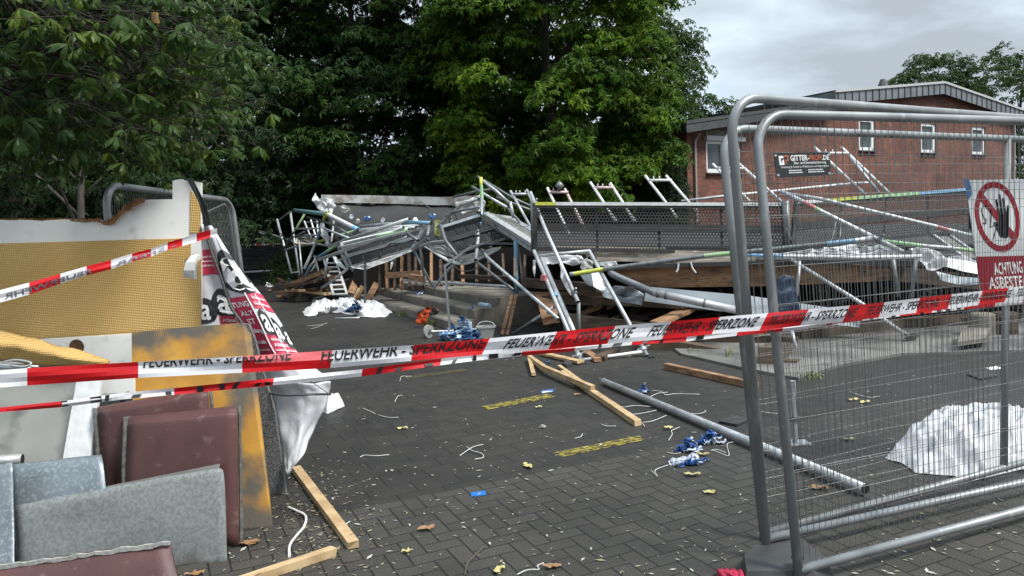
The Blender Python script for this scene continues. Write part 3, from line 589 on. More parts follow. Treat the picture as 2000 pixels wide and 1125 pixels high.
# ---------------------------------------------------------------- barrier tapes
tred = mat('tape_red', (.62, .008, .012), (.5, .006, .01), 3, rough=.32, trans=.15); twhite = mat('tape_white', (.74, .74, .76), (.66, .66, .68), 3, rough=.32, trans=.15)
tink = mat('tape_ink', (.012, .012, .014), rough=.5); tpink = mat('tape_fold_pink', (.68, .14, .15), rough=.35, trans=.15); tgrey = mat('tape_back_ink', (.16, .16, .19), rough=.5)
tag(far_tape.make('barrier_tape', [tred, twhite]), 'far thin barrier tape hanging across the far mesh fence in the shade', 'tape')
def interp(x, T, c):
    for a, b in zip(T[:-1], T[1:]):
        if x <= b[0]: f = (x-a[0])/(b[0]-a[0]); return a[c]+(b[c]-a[c])*f
    a, b = T[-2], T[-1]; return b[c]+(b[c]-a[c])/(b[0]-a[0])*(x-b[0])
def tape(label, T, blocks, words, twist=None, ink=None, nrow=4, wave=0.004, mirror=False, cat='tape'):
    """T: (u, v_top, v_bottom, depth); blocks: (u_top, u_bottom, colour index) start positions"""
    ink = ink or tink
    def ev(u, y, off=0):          # y 0 bottom .. 1 top
        du = interp(u, SL, 1)*(y-.5); uu = u+du
        vt, vb, d = interp(u, T, 1), interp(u, T, 2), interp(u, T, 3)
        k = wave*math.sin(math.pi*y*2+u*.013)+wave*1.5*math.sin(u*.021+y)
        return P(uu, vb+(vt-vb)*y, d+k-off)
    SL = [(b[1], b[0]-b[1]) for b in blocks]
    SL = [(min(u_, 1e9), s) for u_, s in SL]
    SLc = [((b[0]+b[1])/2, b[0]-b[1]) for b in blocks]; SL[:] = SLc if len(SLc) > 1 else [(SLc[0][0], 0), (SLc[0][0]+1, 0)]
    edges = [(b[0]+b[1])/2 for b in blocks]+[T[-1][0]]
    vs = []; fs = []; ms = []
    for i, b in enumerate(blocks):
        u0, u1 = edges[i], edges[i+1]; n = max(2, int((u1-u0)/12))
        for k in range(n):
            for j in range(nrow):
                o = len(vs); ua, ub = u0+(u1-u0)*k/n, u0+(u1-u0)*(k+1)/n
                vs += [ev(ua, j/nrow), ev(ub, j/nrow), ev(ub, (j+1)/nrow), ev(ua, (j+1)/nrow)]; fs.append((o, o+1, o+2, o+3))
                c = b[2]
                if twist and twist[0] < (ua+ub)/2 < twist[1] and c == 0 and (j+.5)/nrow > 1-.62*max(0, 1-abs((ua+ub)/2-sum(twist)/2)/(twist[1]-twist[0])*1.2): c = 2
                ms.append(c)
    o = mk('barrier_tape', vs, fs, [tred, twhite, tpink], fm=ms, smooth=True); tag(o, label, cat)
    if words:
        mb = MB()
        for (s, ua, ub, y0, y1) in words:
            decal(mb, s, lambda x, y: ev(ua+(ub-ua)*x, min(.985, max(.015, y0+(y1-y0)*y)), .0025), shear=.3 if ua > 900 else .05, bold=.018, mirror=mirror, ymax=min(1, (.96-y0)/(y1-y0)))
        mb.make('lettering', ink, o)
    return o, ev
TM = [(-60, 727, 762, 2.45), (0, 723, 757, 2.45), (53, 719, 753, 2.46), (270, 706.8, 738, 2.5), (473, 696, 728, 2.54), (645, 684.5, 719, 2.6), (805, 674, 705, 2.66), (957, 660, 692, 2.72), (1088, 647, 682, 2.79), (1200, 636, 671, 2.86), (1310, 627, 662, 2.92), (1406, 618.5, 652, 2.98), (1496, 611, 645, 3.02), (1580, 603, 635, 3.0), (1660, 596, 628.6, 3.08), (1728, 589.7, 619, 3.3), (1860, 574, 603, 3.7), (1970, 561.7, 589, 4.0), (2100, 545, 574, 4.4)]
bl = [(-60, -60, 1), (53, 53, 0), (270, 270, 1), (473, 473, 0), (650, 645, 1), (808, 803, 0), (957, 941, 1), (1088, 1071, 0), (1202, 1186, 1), (1312, 1292, 0), (1406, 1390, 1), (1500, 1483, 0), (1580, 1563, 1), (1660, 1645, 0), (1728, 1716, 1), (1797, 1789, 0), (1859, 1851, 1), (1919, 1911, 0), (1970, 1962, 1), (2035, 2030, 0)]
wd = [('FEUERWEHR - SPERRZONE', 280, 568, .62, 1.3), ('FEUERWEHR - SPERRZONE', 627, 944, .42, 1.08), ('FEUERWEHR - SPERRZONE', 986, 1238, .27, .84), ('FEUERWEHR - SPERRZONE', 1268, 1480, .27, .84), ('FEUERWEHR - SPERRZONE', 1502, 1674, .28, .82), ('FEUERWEHR - SPERRZONE', 1693, 1836, .28, .82), ('FEUERWEHR - SPERRZONE', 1851, 1976, .3, .84), ('FEUERWEHR - SPERRZONE', 1986, 2095, .3, .84)]
tape('wide red and white barrier tape with black lettering stretched across the whole view', TM, bl, wd, twist=(460, 690))
TL_ = [(-60, 803, 812, 2.62), (0, 796, 805, 2.62), (125, 783, 795, 2.64), (240, 767, 780, 2.66), (350, 757, 770, 2.68), (520, 740, 754, 2.74), (700, 722, 736, 2.82), (900, 695, 708, 2.9), (1000, 684, 697, 2.97), (1100, 675, 688, 3.02), (1233, 662, 674, 3.1), (1340, 655, 667, 3.14), (1440, 645, 656, 3.17), (1560, 633, 644, 3.15), (1620, 625, 634, 3.25), (1756, 610, 618, 3.6), (1884, 595, 604, 3.95), (2000, 586, 594, 4.3), (2100, 577, 585, 4.6)]
b2_ = [(-60, -60, 0), (122, 120, 1), (340, 340, 0), (535, 533, 1), (640, 640, 1), (708, 706, 0), (862, 860, 1), (1022, 1018, 0), (1125, 1122, 1), (1237, 1233, 0), (1342, 1340, 1), (1442, 1438, 0), (1530, 1528, 1), (1618, 1614, 0), (1686, 1684, 1), (1760, 1757, 0), (1823, 1820, 1), (1884, 1882, 0), (1945, 1943, 1), (2000, 1998, 0)]
o, ev2 = tape('narrow twisted red and white tape hanging just below the wide lettered tape', TL_, b2_, None, nrow=2)
mb = MB(); r5 = random.Random(4)
for (ua, ub) in ((122, 134), (178, 200), (205, 213), (255, 272), (325, 336), (385, 398), (430, 440), (452, 462), (495, 506), (518, 530), (735, 745), (770, 782), (832, 848), (882, 890), (925, 932), (957, 975), (1000, 1016), (1170, 1176), (1197, 1214), (1255, 1262), (1290, 1296), (1360, 1375), (1500, 1512), (1650, 1665), (1700, 1706), (1742, 1750), (1800, 1806), (1832, 1840), (1850, 1858), (1870, 1878)):
    y0, y1 = (0.05, .98) if r5.random() < .6 else (0.1, .55); sl_ = r5.uniform(-5, 8)
    mb.add([ev2(ua, y0, .004), ev2(ub, y0, .004), ev2(ub+sl_, y1, .004), ev2(ua+sl_, y1, .004)], [(0, 1, 2, 3)])
mb.make('lettering', tink, o)
T3 = [(-60, 583, 607, 3.3), (0, 566.5, 591, 3.4), (57, 552, 575.5, 3.5), (118, 534.5, 554, 3.62), (169, 520, 538, 3.75), (217, 508, 526, 3.86), (258, 495, 511, 3.98), (295, 486, 501, 4.08), (327, 474, 488, 4.17), (356, 465, 481, 4.25), (384, 456, 472, 4.33), (411, 449, 464, 4.4), (424, 446, 462, 4.44)]
b3 = [(-60, -60, 1), (57, 57, 0), (118, 118, 1), (169, 169, 0), (217, 217, 1), (258, 258, 0), (295, 295, 1), (327, 327, 0), (356, 356, 1), (384, 384, 0), (411, 411, 1)]
tape('folded red and white tape slanting up over the yellow lined board to the bag', T3, b3, [('FEUERWEHR', 8, 178, .12, .6), ('- SPERR', 226, 345, .15, .6)], ink=tgrey, nrow=3, mirror=True)
# ---------------------------------------------------------------- signs on the fence
sgn = mat('sign_black', (.012, .014, .014), rough=.35); sg_o = mat('sign_orange', (.34, .09, .035), rough=.5); sg_w = mat('sign_white', (.62, .62, .6), rough=.5)
def quadmap(c, off):
    c = [V(x) for x in c]; n = (c[1]-c[0]).cross(c[3]-c[0]).normalized(); n = n if n.dot(CAM-c[0]) > 0 else -n
    return lambda x, y: (c[3].lerp(c[2], x)).lerp(c[0].lerp(c[1], x), y)+n*off      # corners TL TR BR BL, y up
q = [P(1512, 299, 3.28), P(1620, 297, 3.38), P(1622, 342, 3.37), P(1518, 347, 3.27)]
t = thing('company_sign', 'small black company sign with white and orange lettering wired to the fence stack', 'sign', quadmap(q, 0)(.5, 0))
MB().slab(q, .003).make('plate', sgn, t)
f = quadmap(q, .002); box = lambda x0, x1, y0, y1: (lambda x, y: f(x0+(x1-x0)*x, y0+(y1-y0)*y))
mw, mo = MB(), MB()
decal(mw, 'GITTER-', box(.27, .61, .67, .9), bold=.03); decal(mo, 'PROFI', box(.61, .84, .67, .89), bold=.03); decal(mw, '.DE', box(.85, .985, .67, .88), bold=.03)
decal(mw, 'Bau- und Eventabsicherung', box(.33, .92, .52, .63), bold=.01); decal(mw, 'Vermietung & Verkauf von Mobilzäunen und Absperrgittern', box(.08, .97, .37, .46))
for y in (.24, .15):
    for x0, x1 in ((.22, .45), (.58, .86)):
        x = x0
        while x < x1: e = x+rnd.uniform(.01, .035); mw.add([f(x, y), f(e, y), f(e, y+.045), f(x, y+.045)], [(0, 1, 2, 3)]); x = e+.008
mw.add([f(x, y) for x, y in ((.065, .88), (.15, .88), (.15, .78), (.1, .78), (.1, .6), (.115, .6), (.115, .68), (.135, .68), (.135, .72), (.155, .72), (.155, .5), (.065, .5))], [(0, 1, 2, 3), (0, 3, 4, 11), (4, 5, 10, 11), (6, 7, 8, 9), (5, 6, 9, 10)])
mo.add([f(x, y) for x, y in ((.165, .9), (.24, .9), (.24, .66), (.2, .66), (.2, .52), (.18, .52), (.18, .72), (.215, .72), (.215, .82), (.165, .82))], [(0, 1, 8, 9), (1, 2, 7, 8), (2, 3, 6, 7), (3, 4, 5, 6)])
mw.make('lettering', sg_w, t); mo.make('lettering', sg_o, t)
c_ = MB()
for x, y in ((.015, .9), (.02, .1), (.985, .9), (.98, .08)):
    p = f(x, y); c_.tube([p, p+(CAM-p).normalized()*.004], .006, 6)
c_.make('cable_tie', whitep, t)
# asbestos warning sign
q = [P(1886, 352, 4.42), P(2032, 349, 4.72), P(2062, 582, 4.66), P(1917, 580, 4.36)]
t = thing('warning_sign', 'white and dark red no entry asbestos warning sign with black hand on the fence', 'sign', quadmap(q, 0)(.5, 0))
sw = mat('sign_sheet', (.52, .53, .53), (.44, .45, .45), 3, rough=.4); sr = mat('sign_dark_red', (.19, .01, .018), rough=.8, spec=.1)
MB().slab(q, .004).make('plate', sw, t)
f = quadmap(q, .002); f2 = quadmap(q, .0035); f3 = quadmap(q, .005)
mb = MB(); cx_, cy_, rx_, ry_, wdt_ = .345, .685, .29, .30, .055
n = 48
for k in range(n):
    a, b_ = 2*math.pi*k/n, 2*math.pi*(k+1)/n
    mb.add([f(cx_+rx_*math.cos(a), cy_+ry_*math.sin(a)), f(cx_+rx_*math.cos(b_), cy_+ry_*math.sin(b_)), f(cx_+(rx_-wdt_)*math.cos(b_), cy_+(ry_-wdt_*.95)*math.sin(b_)), f(cx_+(rx_-wdt_)*math.cos(a), cy_+(ry_-wdt_*.95)*math.sin(a))], [(0, 1, 2, 3)])
mb.add([f(cx_-.22, cy_+.165), f(cx_-.17, cy_+.215), f(cx_+.22, cy_-.165), f(cx_+.17, cy_-.215)], [(0, 1, 2, 3)])
mb.add([f(.0, .0), f(1, .0), f(1, .36), f(.0, .345)], [(0, 1, 2, 3)])
mb.make('emblem', sr, t)
mb = MB()
hand = [(-.055, -.16), (.03, -.17), (.06, -.1), (.075, .0), (.095, .12), (.08, .125), (.055, .03), (.05, .19), (.03, .19), (.025, .04), (.012, .04), (.01, .22), (-.012, .22), (-.014, .04), (-.025, .04), (-.04, .18), (-.058, .175), (-.05, .0), (-.06, -.04), (-.1, -.02), (-.12, -.035), (-.085, -.1)]
mb.add([f2(cx_+.06+x*1.05, cy_-.02+y*.95) for x, y in hand], [(0, 1, 2, 3, 6, 17, 18, 21), (3, 4, 5, 6), (6, 7, 8, 9), (9, 10, 13, 14), (10, 11, 12, 13), (14, 15, 16, 17), (6, 9, 14, 17), (18, 19, 20, 21)]); mb.make('hand_symbol', mat('sign_ink', (.008, .008, .009), rough=.9, spec=.05), t)
mb = MB(); prof = [(-.2, -.05), (-.17, -.06), (-.16, -.02), (-.19, .0), (-.2, .06), (-.16, .1), (-.1, .09), (-.08, .03), (-.1, -.04), (-.12, -.09), (-.04, -.06)]
mb.tube([f2(cx_+x, cy_+y) for x, y in prof], .003, 4); mb.tube([f2(cx_-.03, cy_-.08), f2(cx_-.1, cy_-.19)], .003, 4); mb.make('figure_outline', sgn, t)
mb = MB(); decal(mb, 'ACHTUNG', lambda x, y: f2(.2+.38*x, .19+.1*y+.02*x), bold=.02); decal(mb, 'ASBESTFASERN', lambda x, y: f2(.11+.8*x, .07+.1*y+.03*x), bold=.02); mb.make('lettering', sg_w, t)
mb = MB(); bl_ = mat('blue_tape', (.02, .08, .2), (.03, .1, .22), 9, rough=.4)
for x in (-.05, .86): mb.add([f3(x, .86 if x < 0 else .93), f3(x+.13, .9), f3(x+.15, 1.0), f3(x+.0, 1.02)] if x > 0 else [f3(x+.03, .82), f3(x+.1, .88), f3(x+.09, 1.0), f3(x+.01, 1.02)], [(0, 1, 2, 3)])
mb.make('adhesive_tape', bl_, t)
# ---------------------------------------------------------------- left stack of boards
def quadgrid(pts, d, nu=1, nv=1): return Patch([[P(*pts[0], d[0]), P(*pts[1], d[1])], [P(*pts[3], d[3]), P(*pts[2], d[2])]], True)
whb = mat('white_board', (.84, .84, .80), (.76, .76, .72), 2.5, rough=.5, c3=(.45, .44, .42), s3=7, lo3=.62, hi3=.8)
chip = mat('torn_core', (.32, .15, .05), (.18, .08, .03), 30, rough=.9, bump=.01, bscale=60)
def honey():
    m = bpy.data.materials.new('yellow_honeycomb'); m.use_nodes = True; nt = m.node_tree; L = nt.links.new; b = nt.nodes['Principled BSDF']; b.inputs['Roughness'].default_value = .65
    tc = N(nt, 'ShaderNodeTexCoord'); mp = N(nt, 'ShaderNodeMapping'); mp.inputs['Scale'].default_value = (1, 1, 1.15); mp.inputs['Rotation'].default_value = (0, R(45), 0); L(tc.outputs['Object'], mp.inputs[0])
    sx = N(nt, 'ShaderNodeSeparateXYZ'); L(mp.outputs[0], sx.inputs[0])
    def wv(o):
        a = N(nt, 'ShaderNodeMath', operation='MULTIPLY'); a.inputs[1].default_value = 2*math.pi/.0175; L(o, a.inputs[0]); s = N(nt, 'ShaderNodeMath', operation='SINE'); L(a.outputs[0], s.inputs[0]); return s.outputs[0]
    m1 = N(nt, 'ShaderNodeMath', operation='MULTIPLY'); L(wv(sx.outputs[0]), m1.inputs[0]); L(wv(sx.outputs[2]), m1.inputs[1])
    r = N(nt, 'ShaderNodeMapRange'); L(m1.outputs[0], r.inputs[0]); r.inputs[1].default_value = -.6; r.inputs[2].default_value = .6
    n = N(nt, 'ShaderNodeTexNoise'); n.inputs['Scale'].default_value = 1.6; n.inputs['Detail'].default_value = 5; L(tc.outputs['Object'], n.inputs[0])
    a = N(nt, 'ShaderNodeMix', data_type='RGBA'); a.inputs[6].default_value = (.76, .52, .2, 1); a.inputs[7].default_value = (.64, .4, .12, 1); rr = N(nt, 'ShaderNodeMapRange'); L(n.outputs[0], rr.inputs[0]); rr.inputs[1].default_value = .4; rr.inputs[2].default_value = .65; L(rr.outputs[0], a.inputs[0])
    x = N(nt, 'ShaderNodeMix', data_type='RGBA'); L(r.outputs[0], x.inputs[0]); x.inputs[6].default_value = (.54, .33, .10, 1); L(a.outputs[2], x.inputs[7]); L(x.outputs[2], b.inputs['Base Color'])
    bu = N(nt, 'ShaderNodeBump'); bu.inputs['Distance'].default_value = .003; L(r.outputs[0], bu.inputs['Height']); L(bu.outputs[0], b.inputs['Normal']); return m
HON = honey()
def poly(name, pts, d, mt, parent=None, th=.02, off=0):
    """flat board with a traced outline: pts are pixels, d a depth function"""
    c = [P(u, v, d(u, v)-off) for u, v in pts]
    n = len(c); vs = c+[x+V((0, th, 0)) for x in c]
    m = bpy.data.meshes.new('x')
    from mathutils.geometry import tessellate_polygon
    tri = tessellate_polygon([[V((u, -v, 0)) for u, v in pts]])
    fs = [tuple(x) for x in tri]+[tuple(n+i for i in x[::-1]) for x in tri]+[(i, (i+1) % n, n+(i+1) % n, n+i) for i in range(n)]
    return mk(name, vs, fs, mt, parent)
t = thing('insulation_board', 'big white board with torn top edge and yellow honeycomb lining', 'board', (P(150, 700, 4.75).x, 4.75, 0))
dB = lambda u, v: 4.7+.0004*(u-0)
rg = random.Random(2)
topedge = [(-80, 431)]+[(x, 430+rg.uniform(-1.5, 1.5)) for x in range(-60, 200, 9)]+[(204, 437), (214, 437), (222, 434), (230, 424), (240, 414), (252, 408), (262, 401), (272, 395), (286, 390), (337, 389), (337, 353), (345, 351), (353, 350), (362, 353), (378, 354), (392, 357)]
poly('panel', topedge+[(392, 700), (393, 760), (-80, 800)], dB, whb, t, .03)
poly('honeycomb_lining', [(-80, 478), (372, 465), (371, 500), (360, 510), (358, 540), (384, 546), (385, 512), (392, 505), (392.5, 638), (262, 649), (258, 652), (80, 661), (-80, 668)], dB, HON, t, .01, .012)
poly('honeycomb_strip', [(372, 371), (386, 389), (392, 400), (391, 455), (371, 455)], dB, HON, t, .006, .008)
mb = MB(); fine = []
for (u, v), (u2, v2) in zip(topedge[:-7], topedge[1:]):
    if u > 280: break
    for k in range(4): fine.append((u+(u2-u)*k/4, v+(v2-v)*k/4))
pr = None
for u, v in fine:
    hgt = rg.uniform(.5, 3.5) if u < 200 else rg.uniform(5, 13)*min(1, (290-u)/25+.1, (u-198)/18+.1)
    cur_ = (P(u, v+2.5*rg.random()+.5, 4.755), P(u+rg.uniform(-1, 5), v-hgt, 4.86), P(u, v-hgt*.5, 4.8+rg.uniform(-.02, .02)))
    if pr: mb.add([pr[0], cur_[0], cur_[2], pr[2], cur_[1], pr[1]], [(0, 1, 2, 3), (3, 2, 4, 5)])
    pr = cur_
mb.make('torn_edge', chip, t, sol=.008)
cur = [P(363+12*math.sin(k*.5)-2, 497+k*7.0, 4.66-.035*math.sin(k*.45)) for k in range(8)]
mb = MB(); a_ = [P(384, 497, 4.66), P(372, 500, 4.62), P(363, 512, 4.6), P(359, 528, 4.6), P(358, 541, 4.62)]; b_ = [P(391, 499, 4.66), P(386, 500, 4.62), P(381, 512, 4.6), P(380, 528, 4.6), P(380, 545, 4.62)]
mb.add(a_+b_, [(i, 5+i, 6+i, 1+i) for i in range(4)]); mb.make('peeled_flap', whitep, t, sol=.004)
o = poly('insulation_board', [(-80, 640), (60, 664), (258, 652), (262, 770), (-80, 800)], lambda u, v: 4.55, whb, None, .02); tag(o, 'low white board with a round hole below the honeycomb lining', 'board')
mb = MB(); c = P(150, 677, 4.548); mb.tube([c, c-V((0, .003, 0))], .045, 20); mb.make('hole', mat('hole_brown', (.06, .03, .015), (.11, .06, .025), 20, rough=.9), o)
# rolled honeycomb fleece lower left
pa = Patch([[P(-60, 650, 4.35), P(0, 645, 4.35), P(60, 660, 4.33), P(120, 678, 4.3), (P(215, 705, 4.3))], [P(-60, 672, 4.2), P(0, 668, 4.2), P(60, 678, 4.2), P(120, 692, 4.2), P(212, 708, 4.24)], [P(-60, 706, 4.25), P(0, 704, 4.25), P(60, 712, 4.25), P(120, 712, 4.25), P(208, 711, 4.24)]])
vs, fs, uv = pa.grid(30, 10, .02, 4); tag(mk('honeycomb_fleece', vs, fs, HON, smooth=True, sol=.01), 'loose roll of yellow honeycomb fleece lying on the boards at the left edge', 'fleece')
# grey board, white plank and sheets in front
greyb = mat('grey_board', (.27, .275, .25), (.33, .33, .3), 2, rough=.6, c3=(.15, .15, .13), s3=5)
tag(poly('fibre_board', [(-80, 712), (262, 712), (262, 730), (150, 745), (128, 893), (128, 960), (-80, 960)], lambda u, v: 4.3-.0009*(v-700), greyb, None, .02), 'plain grey fibre board left of the white plank', 'board')
tag(poly('plank', [(150, 740), (197, 740), (176, 893), (176, 960), (110, 960), (123, 893)], lambda u, v: 4.2-.0009*(v-700), paint_w, None, .025), 'white painted plank leaning beside the grey board', 'plank')
tag(poly('insulation_board', [(195, 735), (262, 735), (262, 768), (250, 764), (240, 768), (205, 768), (196, 775)], lambda u, v: 4.25, whb, None, .015), 'torn white board scrap between the plank and the ochre board', 'board')
och = mat('ochre_board', (.5, .26, .035), (.34, .16, .025), 3.5, rough=.7, c3=(.10, .088, .07), s3=2.8, lo3=.47, hi3=.60, bump=.002, bscale=80, dist=.4)
terr = mat('terrazzo', (.2, .2, .2), (.06, .06, .06), 110, .42, .58, rough=.8, c3=(.33, .33, .33), s3=150, lo3=.58, hi3=.64)
tag(poly('fibre_board', [(470, 632), (486, 634), (497, 662), (512, 720), (535, 800), (562, 986), (536, 998), (470, 1010)], lambda u, v: 4.62-.0009*(v-980)*(-.35), terr, None, .03), 'speckled grey board standing behind the ochre board', 'board')
oc = [P(257, 649, 4.42), P(474, 630, 4.42), P(490, 652, 4.42), P(532, 1031, 4.08), P(440, 1052, 4.05), P(262, 1090, 3.98)]
tag(MB().slab(oc, .016).make('fibre_board', och), 'ochre stained board leaning behind the maroon sheets', 'board')
maro = mat('maroon_sheet', (.10, .042, .038), (.066, .03, .028), 2.6, rough=.55, c3=(.15, .09, .08), s3=16, lo3=.6, hi3=.74, bump=.0015, bscale=90, dist=.5); edge = mat('cement_edge', (.13, .13, .12), (.06, .058, .055), 26, rough=.9, bump=.003)
def bent(label, tl, tr, br, bl, d, dt, lip=True, leftlip=True):
    """fibre cement sheet whose top edge rolls back"""
    ctrl = []
    for k, (f_, dy) in enumerate(((-.035, .16), (-.045, .08), (0, .015), (.06, 0), (.5, 0), (1, 0))):
        row = []
        for a, b_ in ((tl, bl), (tr, br)):
            u = a[0]+(b_[0]-a[0])*f_; v = a[1]+(b_[1]-a[1])*f_; dd = d+(dt-d)*(1-max(f_, 0)); row.append(P(u, v, dd+dy))
        m = row[0].lerp(row[1], .5); ctrl.append([row[0], m+V((0, -.012, 0)), row[1]])
    pa = Patch(ctrl); vs, fs, uv = pa.grid(10, 24); o = thing('fibre_cement_sheet', label, 'sheet', pa.ev(.5, 1))
    b0 = mk('sheet', vs, fs, maro, o, smooth=True, sol=.012)
    if leftlip:
        mb = MB(); pts = [pa.ev(0, k/16) for k in range(17)]
        vv = [p+V((0, .02, 0)) for p in pts]+[p+V((-.026-.012*MN.noise(V((p.z*30, 0, 0))), -.005, 0)) for p in pts]; mb.add(vv, [(k, 17+k, 18+k, k+1) for k in range(16)]); mb.make('broken_edge', edge, o, sol=.012)
        mb = MB(); pts = [pa.ev(1, k/16) for k in range(17)]
        vv = [p+V((0, .02, 0)) for p in pts]+[p+V((.010+.012*MN.noise(V((p.z*40, 3, 0))), .03, 0)) for p in pts]; mb.add(vv, [(k, 17+k, 18+k, k+1) for k in range(4, 16)]); mb.make('broken_edge', edge, o, sol=.012)
bent('maroon sheet with rolled top, the higher one standing behind its twin', (192, 806), (406, 768), (425, 1010), (208, 1010), 3.98, 4.05)
bent('maroon sheet with rolled top, in front of its twin and beside the ochre board', (251, 826), (463, 806), (466, 1066), (243, 1050), 3.82, 3.92)
zs = mat('spangled_zinc', (.235, .25, .245), (.165, .178, .178), 60, .4, .6, rough=.55, metal=.15, c3=(.10, .09, .07), s3=4.2, lo3=.56, hi3=.76, detail=6, rvar=.2)
zb = mat('bluish_zinc', (.2, .235, .26), (.14, .17, .19), 4, rough=.42, metal=.3, c3=(.32, .34, .35), s3=60, lo3=.5, hi3=.7)
def sheetp(label, ctrl, m, name='metal_sheet', th=.004, n=(12, 10), bump=.004, cat='sheet'):
    pa = Patch([[P(*x) for x in r] for r in ctrl]); vs, fs, uv = pa.grid(n[0], n[1], bump, 3); o = mk(name, vs, fs, m, smooth=True, sol=th); tag(o, label, cat); return pa, o
sheetp('bluish zinc sheet behind the spangled sheet, below the grey board', [[(22, 908, 3.9), (110, 897, 3.9), (198, 888, 3.9)], [(26, 950, 3.84), (116, 930, 3.84), (204, 925, 3.84)], [(34, 1100, 3.7), (120, 1080, 3.7), (215, 1060, 3.7)]], zb)
sheetp('narrow bluish zinc sheet standing at the left picture edge', [[(-60, 915, 3.75), (-20, 910, 3.75), (24, 903, 3.75)], [(-60, 1020, 3.65), (-20, 1020, 3.65), (27, 1010, 3.65)], [(-60, 1140, 3.5), (-20, 1140, 3.5), (29, 1140, 3.5)]], zb)
pa, o = sheetp('large spangled zinc sheet with rounded corner at the front of the pile', [[(30, 988, 3.72), (160, 962, 3.72), (300, 936, 3.72), (428, 914, 3.74)], [(31, 1003, 3.695), (165, 978, 3.695), (305, 951, 3.70), (437, 926, 3.72)], [(33, 1050, 3.66), (165, 1030, 3.675), (305, 1010, 3.66), (441, 1000, 3.68)], [(36, 1125, 3.62), (170, 1130, 3.62), (310, 1130, 3.62), (444, 1104, 3.64)]], zs, n=(24, 16))
mb = MB(); mb.add([P(30, 986, 3.82), P(430, 906, 3.84), P(428, 914, 3.79), P(31, 991, 3.77)], [(0, 1, 2, 3)]); mb.make('folded_lip', mat('zinc_lip', (.14, .145, .13), (.2, .2, .19), 6, rough=.5, metal=.2), o, sol=.004)
sheetp('maroon sheet with crumbling pale edge lying lowest at the picture bottom', [[(-60, 1118, 3.5), (100, 1090, 3.5), (200, 1075, 3.5), (332, 1062, 3.5)], [(-60, 1150, 3.42), (100, 1140, 3.42), (200, 1130, 3.42), (345, 1118, 3.42)], [(-60, 1250, 3.3), (100, 1250, 3.3), (200, 1240, 3.3), (375, 1215, 3.3)]], maro, 'fibre_cement_sheet', .014)
mb = MB(); r6 = random.Random(6); prev = P(-60, 1117, 3.49)
for k in range(24):
    u = -60+392*(k+1)/24; q = P(u, 1117-(u+60)/392*56+r6.uniform(-2.5, 1.5), 3.48); mb.beam(prev, q, .012, .012+r6.random()*.012); prev = q
mb.make('crumbled_edge', mat('chalk', (.4, .4, .37), (.25, .25, .23), 40, rough=.9), bpy.data.objects['fibre_cement_sheet.002'])
mb = MB(); pts = [P(-40, 902, 4.0), P(44, 897, 4.05)]; mb.tube(pts, .03, 14, cap=1); tag(smooth_tube(mb.make('metal_pipe', [alu, hollow_shade])), 'short open metal pipe end poking in at the left edge', 'pipe')
mb = MB()
mb.tube([P(-30, 712, 4.1), P(75, 716, 4.08)], .007, 8); mb.tube(catm([P(5, 708, 4.1), P(30, 703, 4.08), P(60, 708, 4.06), P(50, 716, 4.05), P(20, 714, 4.06)], 5), .006, 8); mb.tube([P(0, 717, 4.08), P(60, 719, 4.05)], .005, 6)
tag(smooth_tube(mb.make('turnbuckle', alu)), 'shiny turnbuckle hook on top of the grey board at the left edge', 'hook')
# ---------------------------------------------------------------- asbestos big bag
bagw = mat('bag_fabric', (.74, .74, .76), (.62, .62, .66), 2.5, rough=.5, trans=.12, bump=.006, bscale=25); bagr = mat('bag_red', (.55, .04, .085), (.45, .03, .07), 4, rough=.5, bump=.004, bscale=25); bagm = mat('bag_mesh', (.8, .81, .83), (.66, .67, .69), 3, rough=.5, trans=.12, bump=.01, bscale=12); zipm = mat('zip_black', (.02, .02, .022), (.1, .1, .1), 160, .48, .55, rough=.6)
bag = thing('waste_bag', 'torn white and red asbestos waste bag hanging off the board edge', 'bag', (P(560, 920, 4.9).x, 4.9, 0))
p1 = Patch([[P(392, 440, 4.85), P(400, 438, 4.84), P(412, 440, 4.82)], [P(392, 500, 4.9), P(418, 500, 4.9), P(440, 520, 4.85)], [P(392, 575, 4.9), P(430, 575, 4.92), P(462, 590, 4.85)], [P(392, 645, 4.85), P(440, 645, 4.9), P(492, 640, 4.8)]])
vs, fs, uv = p1.grid(14, 24, .02, 3); mk('side_panel', vs, fs, bagw, bag, smooth=True, sol=.003)
p2 = Patch([[P(402, 424, 4.76), P(410, 436, 4.74), P(420, 452, 4.76)], [P(427, 520, 4.72), P(450, 520, 4.66), P(472, 528, 4.72)], [P(458, 610, 4.70), P(500, 606, 4.63), P(541, 618, 4.72)], [P(496, 688, 4.69), P(540, 688, 4.62), P(584, 692, 4.7)], [P(520, 748, 4.69), P(583, 748, 4.60), P(645, 742, 4.7)]])
vs, fs, uv = p2.grid(24, 40, .014, 3); mk('front_panel', vs, fs, bagw, bag, smooth=True, sol=.003)
p3 = Patch([[P(520, 738, 4.7), P(580, 750, 4.56), P(646, 745, 4.68)], [P(535, 768, 4.75), P(590, 772, 4.6), P(643, 772, 4.7)], [P(545, 820, 4.7), P(590, 822, 4.6), P(618, 830, 4.68)], [P(553, 880, 4.62), P(575, 885, 4.55), P(595, 880, 4.6)], [P(560, 925, 4.52), P(563, 926, 4.52), P(567, 920, 4.52)]])
vs, fs, uv = p3.grid(18, 26, .03, 3); mk('lower_panel', vs, fs, bagm, bag, smooth=True, sol=.003)
def strip(pa, pts, wdt_, name, m, off=.006):
    mb = MB(); c = [pa.evn(s, t_, off) for s, t_ in pts]; mb.tube(catm(c, 5), wdt_, 6); mb.make(name, m, bag)
